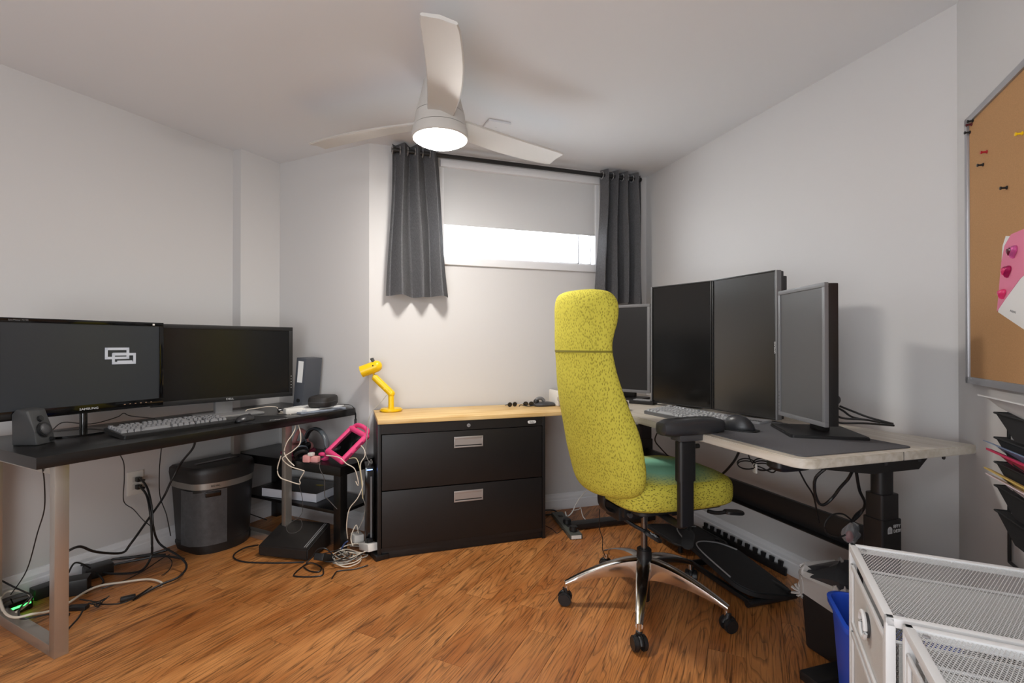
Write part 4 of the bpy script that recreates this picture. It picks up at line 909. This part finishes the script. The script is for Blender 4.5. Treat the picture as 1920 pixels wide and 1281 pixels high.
# wall file rack
rk = thing('wall_file_rack', 'black wire wall rack of angled letter trays under the cork board', 'file rack', onF(.403, .514), rf)
q = MB(); q.cyl((0, -.008, 0), (0, -.008, .424), .0045, n=10).cyl((.33, -.008, 0), (.33, -.008, .424), .0045, n=10).cyl((0, -.008, .424), (.33, -.008, .424), .0045, n=10).cyl((0, -.008, 0), (.33, -.008, 0), .0045, n=10).put('frame', black, rk)
for z in (.424, .353, .283, .216, .145):
    t_ = MB(); t_.tube([(.003, -.010, z), (.003, -.040, z), (.327, -.040, z), (.327, -.010, z)], .003, 6, smooth=0)
    t_.loft([[(.003, -.012, z), (.003, -.036, z), (.003, -.036, z-.004), (.003, -.012, z-.004)], [(.11, -.012, z), (.11, -.036, z), (.11, -.036, z-.062), (.11, -.012, z-.062)], [(.327, -.012, z), (.327, -.036, z), (.327, -.036, z-.064), (.327, -.012, z-.064)]]); t_.put('tray', mesh_black, rk)
def sheaf(name, label, x, z, w, m, tilt, out=.03, th=.004, cat='paper', d=.09):
    o = thing(name, label, cat, onF(x, z, out), rf)
    q = MB(); rg = []
    for i in range(7):
        t = i/6; rg.append([(0, -d*.5*t, .03*t+.006*math.sin(PI*t)), (w, -d*.5*t, .03*t-.04*(1-t)+.006*math.sin(PI*t)), (w, -d*.5*t, .03*t+.006*math.sin(PI*t)+th), (0, -d*.5*t, .03*t+.006*math.sin(PI*t)+th)])
    q.loft(rg).put('sheets', m, o); return o
sheaf('paper_sheaf', 'white papers fanned out in the top tray of the black wall rack', .40, .955, .34, mat('paper_grey', (208, 208, 208), .6), 0)
sheaf('leaflet', 'blue leaflet sticking out of the second tray of the wall rack', .405, .825, .3, mat('leaflet_blue', (126, 146, 178), .5), 0, .02, .002)
sheaf('leaflet', 'crimson leaflet under the blue one in the second tray of the wall rack', .425, .803, .3, mat('leaflet_crimson', (190, 42, 84), .5), 0, .02, .006)
sheaf('leaflet', 'yellow leaflet sticking out of the third tray of the wall rack', .41, .747, .3, mat('leaflet_yellow', (206, 176, 96), .5), 0, .02, .004)
sheaf('leaflet', 'white and pink leaflet below the yellow one in the wall rack', .42, .733, .3, mat('leaflet_white', (222, 205, 208), .5), 0, .02, .003)
# ---------------------------------------------------------------- power strips, adapters and cables
ps = thing('power_strip', 'flat grey-green metal power strip on the floor right of the cabinet', 'power strip', (.335, 3.06, 0), math.atan2(-.374, .074))
MB().box((0, 0, .014), (.40, .075, .028), .004).put('housing', mat('strip_green_grey', (78, 80, 74), .45), ps); MB().box((.2005, 0, .014), (.002, .06, .02)).put('end_label', white, ps)
q = MB()
for x in (.12, .06, -.12): q.box((x, 0, .029), (.03, .028, .003), .001)
q.put('socket', black, ps)
for x, y, lb in ((.02, 0, 'round black adapter plug in the grey-green power strip'), (.145, .0, 'black plug at the near end of the grey-green power strip')):
    p = thing('plug', lb, 'plug', Matrix.Translation((.335, 3.06, .0)) @ Matrix.Rotation(math.atan2(-.374, .074), 4, 'Z') @ Vector((x, y, .031)), -1.37)
    MB().cyl((0, 0, 0), (0, 0, .028), .024, n=22, bev=.004).put('body', black, p)
wp = thing('power_strip', 'white power strip heaped with plugs left of the filing cabinet', 'power strip', (-.775, 2.66, .0), 2.2)
MB().box((0, 0, .045), (.15, .055, .04), .006, M=Matrix.Rotation(.25, 4, 'Y')).put('housing', white, wp); MB().box((.12, .02, .06), (.07, .055, .045), .008).put('white_adapter', white, wp)
MB().box((-.02, 0, .078), (.03, .03, .03), .006).put('black_plug', black, wp); MB().box((-.05, -.035, .014), (.13, .07, .028), .004).put('black_strip', black, wp)
def brick(label, loc, rz, d=(.11, .055, .035), lab=True, tilt=0):
    p = thing('power_brick', label, 'power brick', loc, rz); MB().box((0, 0, d[2]/2+abs(math.sin(tilt))*d[0]/2), d, .006, M=Matrix.Rotation(tilt, 4, 'Y')).put('body', black, p)
    if lab: MB().box((0, 0, d[2]+.0004+abs(math.sin(tilt))*d[0]/2), (d[0]*.55, d[1]*.7, .0006), M=Matrix.Rotation(tilt, 4, 'Y')).put('rating_label', mat('label_speckle', (90, 90, 92), .5, vary=.9, scale=120), p)
    return p
brick('black laptop power brick with label in front of the white power strip', (-.962, 2.53, 0), 1.35, tilt=.45)
brick('chunky black power brick nearest the left desk leg on the floor', (-1.99, 2.25, 0), .5, (.10, .075, .07), False); brick('black power brick behind the cable knot by the left baseboard', (-2.03, 2.42, 0), .9, (.11, .07, .055), False)
brick('black power brick left of the steel desk leg by the baseboard', (-2.10, 2.24, 0), 1.1, (.12, .06, .05), False)
hb = thing('network_switch', 'small black box with a green glowing light at the left edge', 'network box', (-2.12, 2.10, 0), 1.2)
MB().prism(rrect(.10, .10, .02), 0, .05, .006).put('case', gloss, hb); MB().box((.0, -.0505, .030), (.07, .003, .008)).put('green_light', mat('led_green', (40, 230, 70), .5, emit=(60, 255, 90), es=5), hb)
MB().box((.0505, .0, .030), (.003, .06, .008)).put('green_light', MATS['led_green'], hb)
sp2 = thing('cable_connector', 'black inline cable connector box on the floor by the steel leg', 'connector', (-1.855, 2.11, 0), .1); MB().box((0, 0, .009), (.075, .03, .018), .004).put('body', black, sp2)
sp3 = thing('cable_connector', 'black inline power connector along the thin cable on the floor, rightmost', 'connector', (-1.70, 2.185, 0), .6); MB().box((0, 0, .01), (.055, .024, .02), .005).put('body', black, sp3)
sp4 = thing('usb_plug', 'black USB plug lying beside the steel desk leg', 'plug', (-1.86, 2.055, 0), .5); MB().box((0, 0, .006), (.03, .014, .01), .002).put('body', black, sp4); MB().box((-.022, 0, .006), (.014, .012, .005)).put('metal_tip', silver, sp4)
# cables: real runs on the floor, along walls and off desk edges (world coordinates)
G1 = 'black cables under the left desk'
cable('cable', 'thin black cable dropping from the near end of the left desk', [(-1.716, 1.800, 0.692), (-1.755, 1.850, 0.615), (-1.802, 1.900, 0.499), (-1.905, 1.980, 0.376), (-2.036, 2.070, 0.185), (-2.153, 2.120, 0.059)], .0022, black)
cable('cable', 'thin black cable falling from the desk past the outlet, leftmost of the hanging ones', [(-1.757, 2.200, 0.650), (-1.812, 2.300, 0.581), (-1.927, 2.450, 0.460), (-1.984, 2.520, 0.332), (-1.935, 2.520, 0.291), (-1.886, 2.520, 0.237), (-1.854, 2.540, 0.188), (-1.842, 2.550, 0.130)], .0022, black)
cable('cable', 'black cable hanging from the desk behind the shredder', [(-1.635, 2.300, 0.663), (-1.788, 2.500, 0.500), (-1.856, 2.600, 0.334), (-1.822, 2.600, 0.236), (-1.813, 2.620, 0.116)], .0025, black)
cable('cable', 'black cord curling from the desk down behind the shredder top', [(-1.543, 2.400, 0.676), (-1.618, 2.500, 0.608), (-1.758, 2.620, 0.504), (-1.808, 2.620, 0.413), (-1.842, 2.600, 0.320), (-1.865, 2.500, 0.217), (-1.871, 2.420, 0.155), (-1.899, 2.400, 0.119), (-1.897, 2.250, 0.187), (-1.909, 2.180, 0.240), (-1.871, 2.080, 0.263)], .0056, black)
cable('cable', 'cord from the upper outlet plug down to the floor', [(-1.963, 2.600, 0.430), (-1.887, 2.550, 0.391), (-1.842, 2.520, 0.305), (-1.817, 2.500, 0.203), (-1.820, 2.550, 0.102), (-1.682, 2.490, 0.065), (-1.609, 2.440, 0.036), (-1.594, 2.360, 0.021), (-1.628, 2.300, 0.017), (-1.658, 2.240, 0.010), (-1.672, 2.180, 0.005)], .0052, black)
cable('cable', 'cord from the lower outlet plug looping to the floor', [(-1.963, 2.600, 0.385), (-1.889, 2.550, 0.350), (-1.833, 2.500, 0.271), (-1.824, 2.500, 0.122), (-1.830, 2.500, 0.055), (-1.833, 2.440, 0.015), (-1.906, 2.400, 0.018), (-2.014, 2.420, 0.019), (-2.054, 2.500, 0.036), (-1.957, 2.550, 0.033), (-1.813, 2.580, 0.034)], .0056, black)
cable('cable', 'black cable bundle along the left baseboard', [(-2.052, 2.450, 0.021), (-2.070, 2.520, 0.033), (-1.992, 2.560, 0.026), (-1.911, 2.600, 0.026), (-1.832, 2.640, 0.037)], .007, black)
cable('cable', 'second black cable along the left baseboard under the bundle', [(-2.133, 2.350, 0.044), (-2.101, 2.400, 0.059), (-2.022, 2.430, 0.041), (-1.919, 2.500, 0.036), (-1.819, 2.550, 0.039), (-1.682, 2.530, 0.034)], .0056, black)
cable('cable', 'black cable loop round the chunky power brick', [(-2.068, 2.300, 0.067), (-2.065, 2.330, 0.101), (-2.041, 2.360, 0.077), (-2.020, 2.390, 0.033), (-1.959, 2.360, 0.011), (-1.934, 2.330, 0.004), (-1.943, 2.290, 0.005), (-2.001, 2.300, 0.017)], .004, black)
cable('cable', 'thin dark cable running over the floor from the far brick', [(-1.897, 2.280, 0.005), (-1.838, 2.330, 0.015), (-1.812, 2.430, 0.020), (-1.798, 2.520, 0.033), (-1.791, 2.580, 0.034)], .0025, black)
cable('cable', 'short thin cable with a small tip near the shredder', [(-1.786, 2.550, 0.039), (-1.738, 2.520, 0.027), (-1.709, 2.470, 0.015), (-1.700, 2.420, 0.011), (-1.704, 2.400, 0.010)], .0022, black)
cable('cable', 'thick white cable snaking over the floor to a bare plug', [(-2.095, 2.020, 0.088), (-2.001, 1.950, 0.072), (-1.939, 1.930, 0.066), (-1.896, 1.950, 0.068), (-1.899, 2.020, 0.040), (-1.895, 2.100, 0.029), (-1.919, 2.220, 0.020), (-1.897, 2.280, 0.020), (-1.830, 2.320, 0.015), (-1.760, 2.360, 0.009), (-1.702, 2.350, 0.011), (-1.654, 2.330, 0.008), (-1.640, 2.310, 0.004)], .0048, cream)
cable('cable', 'white cable loop round the green-lit box', [(-2.033, 1.970, 0.072), (-2.137, 2.060, 0.067), (-2.165, 2.120, 0.071), (-2.116, 2.140, 0.061), (-2.068, 2.120, 0.048), (-2.016, 2.050, 0.050), (-1.989, 1.980, 0.060)], .004, cream)
cable('cable', 'black cable coming in from the left edge to the green-lit box', [(-2.222, 2.120, 0.135), (-2.153, 2.120, 0.098), (-2.096, 2.120, 0.071), (-2.047, 2.100, 0.062), (-1.992, 2.000, 0.066), (-1.936, 1.940, 0.061), (-1.897, 1.930, 0.062), (-1.861, 1.980, 0.051), (-1.822, 2.020, 0.038)], .0035, black)
cable('cable', 'thin black cable with a coiled tie between two connectors', [(-1.882, 2.150, 0.023), (-1.807, 2.130, 0.024), (-1.764, 2.120, 0.018), (-1.706, 2.120, 0.018), (-1.683, 2.140, 0.014), (-1.665, 2.170, 0.017), (-1.656, 2.270, 0.020)], .003, black)
ck_ = MB()
for i in range(6): ck_.tube([(.022*math.cos(a+i)*(.5+.1*i), .03*math.sin(a)*(.6+.08*i), .012+.006*math.sin(a*2+i)+.003*i) for a in [2*PI*k/8 for k in range(8)]], .0016, 5, closed=True, smooth=3)
tag(ck_.put('cable_coil', black, None, (-1.775, 2.12, .006)), 'small tied coil of thin black cable on the floor', 'cable')
cable('cable', 'black cable leaving the connector under the steel leg', [(-1.800, 2.070, 0.018), (-1.781, 2.030, 0.011), (-1.764, 1.980, 0.009), (-1.746, 1.920, 0.006)], .0035, black)
cable('cable', 'thin black cord lying behind the left monitor base', [(-2.048, 2.200, 0.755), (-2.091, 2.300, 0.770), (-1.967, 2.300, 0.762), (-1.888, 2.350, 0.785), (-1.892, 2.400, 0.798), (-1.858, 2.400, 0.785), (-1.704, 2.350, 0.780)], .0022, black)
cable('cable', 'cream charging cable from the white adapter looping down past the desk', [(-1.328, 2.800, 0.751), (-1.264, 2.780, 0.745), (-1.193, 2.700, 0.727), (-1.155, 2.680, 0.672), (-1.143, 2.660, 0.603), (-1.171, 2.640, 0.565), (-1.205, 2.620, 0.541), (-1.219, 2.620, 0.521), (-1.185, 2.640, 0.479), (-1.123, 2.640, 0.459), (-1.114, 2.640, 0.450), (-1.137, 2.640, 0.408), (-1.137, 2.640, 0.385), (-1.190, 2.620, 0.408), (-1.233, 2.620, 0.427), (-1.247, 2.620, 0.470), (-1.228, 2.620, 0.541)], .0028, cream)
cable('cable', 'second cream cable curving from the desk edge across the steel leg', [(-1.328, 2.800, 0.742), (-1.261, 2.760, 0.742), (-1.195, 2.680, 0.724), (-1.169, 2.660, 0.690), (-1.177, 2.640, 0.650), (-1.197, 2.620, 0.611), (-1.211, 2.620, 0.560), (-1.191, 2.620, 0.521), (-1.157, 2.620, 0.487)], .0028, cream)
cable('cable', 'short cream cable end left of the white adapter', [(-1.362, 2.860, 0.764), (-1.384, 2.880, 0.768), (-1.424, 2.860, 0.771), (-1.465, 2.820, 0.767), (-1.501, 2.800, 0.763), (-1.502, 2.780, 0.757)], .0025, cream)
cable('cable', 'grey lamp cord from the giraffe lamp down behind the cabinet', [(-0.743, 2.920, 0.833), (-0.773, 2.880, 0.787), (-0.797, 2.800, 0.751), (-0.798, 2.740, 0.706), (-0.795, 2.700, 0.625), (-0.801, 2.700, 0.537), (-0.783, 2.700, 0.490), (-0.765, 2.700, 0.484), (-0.774, 2.700, 0.502), (-0.795, 2.700, 0.449), (-0.815, 2.700, 0.377), (-0.812, 2.680, 0.310), (-0.791, 2.660, 0.259), (-0.805, 2.660, 0.187), (-0.840, 2.660, 0.115)], .0022, mat('grey_cord', (150, 146, 138), .5))
cable('cable', 'white cable hanging from the side table, nearest the cabinet', [(-0.848, 2.720, 0.586), (-0.806, 2.680, 0.565), (-0.794, 2.660, 0.531), (-0.811, 2.640, 0.493), (-0.799, 2.620, 0.427), (-0.788, 2.600, 0.385), (-0.809, 2.580, 0.327), (-0.851, 2.580, 0.271), (-0.865, 2.580, 0.187), (-0.866, 2.600, 0.110)], .0026, cream)
cable('cable', 'second white cable hanging beside the front table leg', [(-0.987, 2.620, 0.543), (-0.914, 2.600, 0.537), (-0.865, 2.580, 0.508), (-0.823, 2.580, 0.480), (-0.804, 2.580, 0.410), (-0.807, 2.580, 0.396), (-0.818, 2.580, 0.416)], .0026, cream)
cable('cable', 'yellowed cable with a small plug hanging off the side table', [(-0.878, 2.660, 0.517), (-0.831, 2.630, 0.524), (-0.802, 2.600, 0.475), (-0.790, 2.600, 0.377), (-0.787, 2.600, 0.320)], .0026, mat('old_ivory', (196, 184, 146), .5))
cable('cable', 'thin black wire over the front of the side table', [(-1.013, 2.600, 0.509), (-1.005, 2.580, 0.480), (-0.983, 2.580, 0.430), (-0.980, 2.580, 0.341), (-0.968, 2.580, 0.327), (-0.908, 2.560, 0.278)], .0018, mat('dull_wire', (70, 66, 64), .5))
cable('cable', 'thin black wire looping on the wedge-shaped box', [(-1.177, 2.720, 0.365), (-1.165, 2.740, 0.277), (-1.165, 2.740, 0.203), (-1.182, 2.720, 0.174), (-1.212, 2.700, 0.158), (-1.217, 2.660, 0.144), (-1.193, 2.640, 0.125), (-1.153, 2.640, 0.128), (-1.142, 2.680, 0.142), (-1.165, 2.720, 0.165), (-1.215, 2.740, 0.176)], .0016, mat('dull_wire', (70, 66, 64), .5))
cable('cable', 'black cable looping on the floor left of the wedge box', [(-1.400, 2.720, 0.027), (-1.481, 2.740, 0.004), (-1.495, 2.660, 0.004), (-1.461, 2.600, 0.004), (-1.383, 2.560, 0.004), (-1.268, 2.550, 0.004), (-1.185, 2.550, 0.004), (-1.079, 2.560, 0.004)], .004, black)
cable('cable', 'thin cable trailing from the shredder to the wedge box', [(-1.574, 2.900, 0.148), (-1.505, 2.900, 0.123), (-1.418, 2.850, 0.119)], .003, black)
cable('cable', 'black brick cord looping forward over the floor', [(-0.949, 2.480, 0.004), (-0.928, 2.420, 0.004), (-0.960, 2.400, 0.004), (-1.037, 2.400, 0.004), (-1.070, 2.420, 0.004), (-1.062, 2.520, 0.004), (-1.030, 2.540, 0.008), (-0.967, 2.500, 0.004), (-0.959, 2.450, 0.004), (-1.010, 2.460, 0.004), (-1.054, 2.500, 0.004)], .0035, black)
cable('cable', 'black cord arching from the brick to the wedge box', [(-0.919, 2.560, 0.029), (-0.959, 2.550, 0.075), (-1.001, 2.550, 0.075), (-1.034, 2.550, 0.033), (-1.056, 2.530, 0.012)], .0035, black)
cable('cable', 'black cable with a micro plug pointing forward beside the brick', [(-0.735, 2.520, 0.006), (-0.791, 2.480, 0.004), (-0.864, 2.460, 0.004), (-0.872, 2.430, 0.004), (-0.869, 2.380, 0.004)], .003, black)
mk_ = [('black', black), ('white', cream), ('grey', mat('grey_cord', (150, 146, 138), .5))]
wds = ('lowest', 'middle', 'uppermost')
random.seed(3)
for i in range(12):
    m_ = mk_[i % 3]; cx, cy = -.87+random.uniform(-.05, .05), 2.60+random.uniform(-.05, .05); pts = []
    ra, rb_ = random.uniform(.04, .09), random.uniform(.03, .07); ph = random.uniform(0, 6)
    for k in range(9): a = ph+k*.75; pts.append((cx+ra*math.cos(a)+random.uniform(-.01, .01), cy+rb_*math.sin(a), .008+.006*(i % 5)+.012*abs(math.sin(a*1.3))))
    cable('cable', 'tangled %s cable in the heap before the white power strip' % m_[0], pts, .0028, m_[1], 'tangled %s cables by the filing cabinet' % m_[0])
cable('cable', 'white cable rising from the white power strip', [(-0.835, 2.680, 0.107), (-0.846, 2.680, 0.151), (-0.863, 2.660, 0.115), (-0.855, 2.620, 0.096), (-0.838, 2.600, 0.071)], .003, cream)
bluec = cable('cable', 'short blue cable in the heap by the white power strip', [(-0.872, 2.620, 0.088), (-0.883, 2.600, 0.082), (-0.886, 2.560, 0.070)], .004, mat('blue_cord', (50, 66, 110), .5))
cable('cable', 'white cable from the grey-green power strip curving up behind the chair', [(0.342, 3.100, 0.053), (0.337, 3.120, 0.073), (0.353, 3.140, 0.039), (0.384, 3.140, 0.066), (0.410, 3.160, 0.111), (0.454, 3.180, 0.163), (0.492, 3.200, 0.191)], .0035, white)
cable('cable', 'thin white cable arching over the floor beside the chair', [(0.383, 3.160, 0.066), (0.433, 3.200, 0.063), (0.449, 3.220, 0.064), (0.457, 3.180, 0.025), (0.479, 3.120, 0.013), (0.521, 3.050, 0.015)], .0028, white)
cable('cable', 'thin black cable curling out beside the filing cabinet base', [(0.198, 3.050, 0.015), (0.243, 3.000, 0.010), (0.269, 2.930, 0.011), (0.305, 2.970, 0.019), (0.323, 2.930, 0.011)], .002, black)
cable('cable', 'black cable loop behind the filing cabinet corner', [(0.218, 3.300, 0.023), (0.278, 3.300, 0.023), (0.294, 3.270, 0.012), (0.214, 3.250, 0.008)], .005, black)
cable('cable', 'thin cable dangling from the chair to its far caster', [(0.426, 2.400, 0.331), (0.429, 2.420, 0.233), (0.448, 2.440, 0.173), (0.448, 2.440, 0.120), (0.464, 2.440, 0.081)], .0022, black)
cable('cable', 'black cable dropping behind the armrest under the oak desk', [(0.762, 2.550, 0.694), (0.754, 2.600, 0.629), (0.794, 2.620, 0.577), (0.843, 2.640, 0.527), (0.869, 2.660, 0.483)], .0035, black)
cable('cable', 'black cable from the oak desktop to the cross beam behind the seat', [(1.019, 2.200, 0.667), (1.018, 2.250, 0.607), (1.005, 2.300, 0.551), (0.996, 2.360, 0.503)], .0056, black)
kn = MB()
for i in range(5): kn.tube([((-.03+.035*math.cos(a)) if i % 2 else (.03+.035*math.cos(a)), .01*i-.02, .014*math.sin(a)*(1+.2*i)) for a in [2*PI*k/10 for k in range(10)]], .0028, 6, closed=True, smooth=3)
hk = thing('cable_bundle', 'tied bow of black cable hanging under the oak desk', 'cable', (1.009, 2.050, 0.632), -.35)
kn.put('loops', black, hk); MB().box((.0, -.01, -.01), (.008, .03, .04), .002, rz=.3).put('white_tie', white, hk)
cable('cable', 'two thin cords holding the tied bow to the desktop', [(0.981, 2.050, 0.692), (0.987, 2.050, 0.663), (1.003, 2.050, 0.637), (1.032, 2.030, 0.624), (1.060, 2.000, 0.614), (1.059, 1.950, 0.661)], .0028, black)
cable('cable', 'black cable crossing down from the hand controller', [(1.017, 1.750, 0.691), (1.047, 1.760, 0.641), (1.088, 1.780, 0.587), (1.113, 1.800, 0.522), (1.134, 1.820, 0.476)], .003, black)
cable('cable', 'black cable hanging in a deep loop from the desk bracket', [(1.083, 1.700, 0.707), (1.061, 1.720, 0.670), (1.061, 1.730, 0.630), (1.077, 1.740, 0.584), (1.097, 1.740, 0.567), (1.129, 1.740, 0.590), (1.144, 1.720, 0.633), (1.159, 1.700, 0.670), (1.158, 1.680, 0.699)], .0052, black)
cable('cable', 'black cable running down beside the near column', [(1.216, 1.740, 0.680), (1.241, 1.760, 0.612), (1.289, 1.800, 0.552), (1.283, 1.820, 0.506), (1.256, 1.820, 0.480)], .0052, black)
cable('cable', 'thin black cable ring hanging in front of the cross beam', [(1.210, 1.760, 0.508), (1.173, 1.750, 0.532), (1.136, 1.750, 0.528), (1.111, 1.750, 0.498), (1.116, 1.750, 0.464), (1.154, 1.750, 0.449), (1.183, 1.750, 0.458)], .003, black)
cable('cable', 'black cable behind the near column over the beam', [(1.321, 1.840, 0.529), (1.270, 1.820, 0.506), (1.238, 1.800, 0.484)], .004, black)
for i, pts in enumerate(([(1.212, 1.860, 0.904), (1.249, 1.860, 0.884), (1.289, 1.860, 0.858), (1.340, 1.820, 0.850), (1.378, 1.780, 0.845)], [(1.225, 1.840, 0.903), (1.275, 1.840, 0.883), (1.313, 1.810, 0.865), (1.370, 1.770, 0.848)], [(1.199, 1.840, 0.877), (1.228, 1.830, 0.860), (1.286, 1.800, 0.859), (1.330, 1.780, 0.852)], [(1.169, 1.800, 0.863), (1.192, 1.790, 0.849), (1.257, 1.760, 0.852), (1.364, 1.760, 0.844)])):
    cable('cable', ('topmost', 'upper middle', 'lower middle', 'lowest')[i]+' of the loose black cables behind the stand of the nearest monitor', pts, .004, black)
pbg = thing('parts_bag', 'clear plastic bag of small red parts beside the desk column', 'bag', (1.238, 1.800, 0.445), .4)
fl = mat('clear_film', (200, 198, 200), .15); fl.node_tree.nodes['Principled BSDF'].inputs['Alpha'].default_value = .35
q = MB().sph((0, 0, 0), .038, (1.2, .6, 1), 16)
for v in q.bm.verts: v.co *= random.uniform(.72, 1.12)
q.put('film', fl, pbg, smooth=False); MB().sph((-.01, 0, -.012), .016, (1, .7, 1.4)).put('red_part', mat('part_red', (150, 60, 66), .5), pbg); MB().sph((.016, 0, .0), .014, (1, .7, 1.6)).put('black_part', black, pbg)

# ---------------------------------------------------------------- repeats carry a shared group
GR = {'cable': 'loose cables around the desks', 'monitor': 'monitors on the two desks', 'curtain': 'curtains on the window rod', 'keyboard': 'keyboards on the desks',
      'mouse': 'mice on the desks', 'drawer unit': 'white wire-mesh drawer units', 'push pin': 'push pins in the cork board', 'heart': 'heart magnets on the pink card', 'glasses': 'glasses on the pine worktop',
      'power brick': 'power bricks on the floor', 'connector': 'inline connectors by the left desk', 'power strip': 'power strips on the floor', 'laptop': 'closed laptops on the desks', 'bin': 'waste bins by the mesh drawers'}
for o in bpy.data.objects:
    if o.get('category') in GR and not o.get('group'): o['group'] = GR[o['category']]
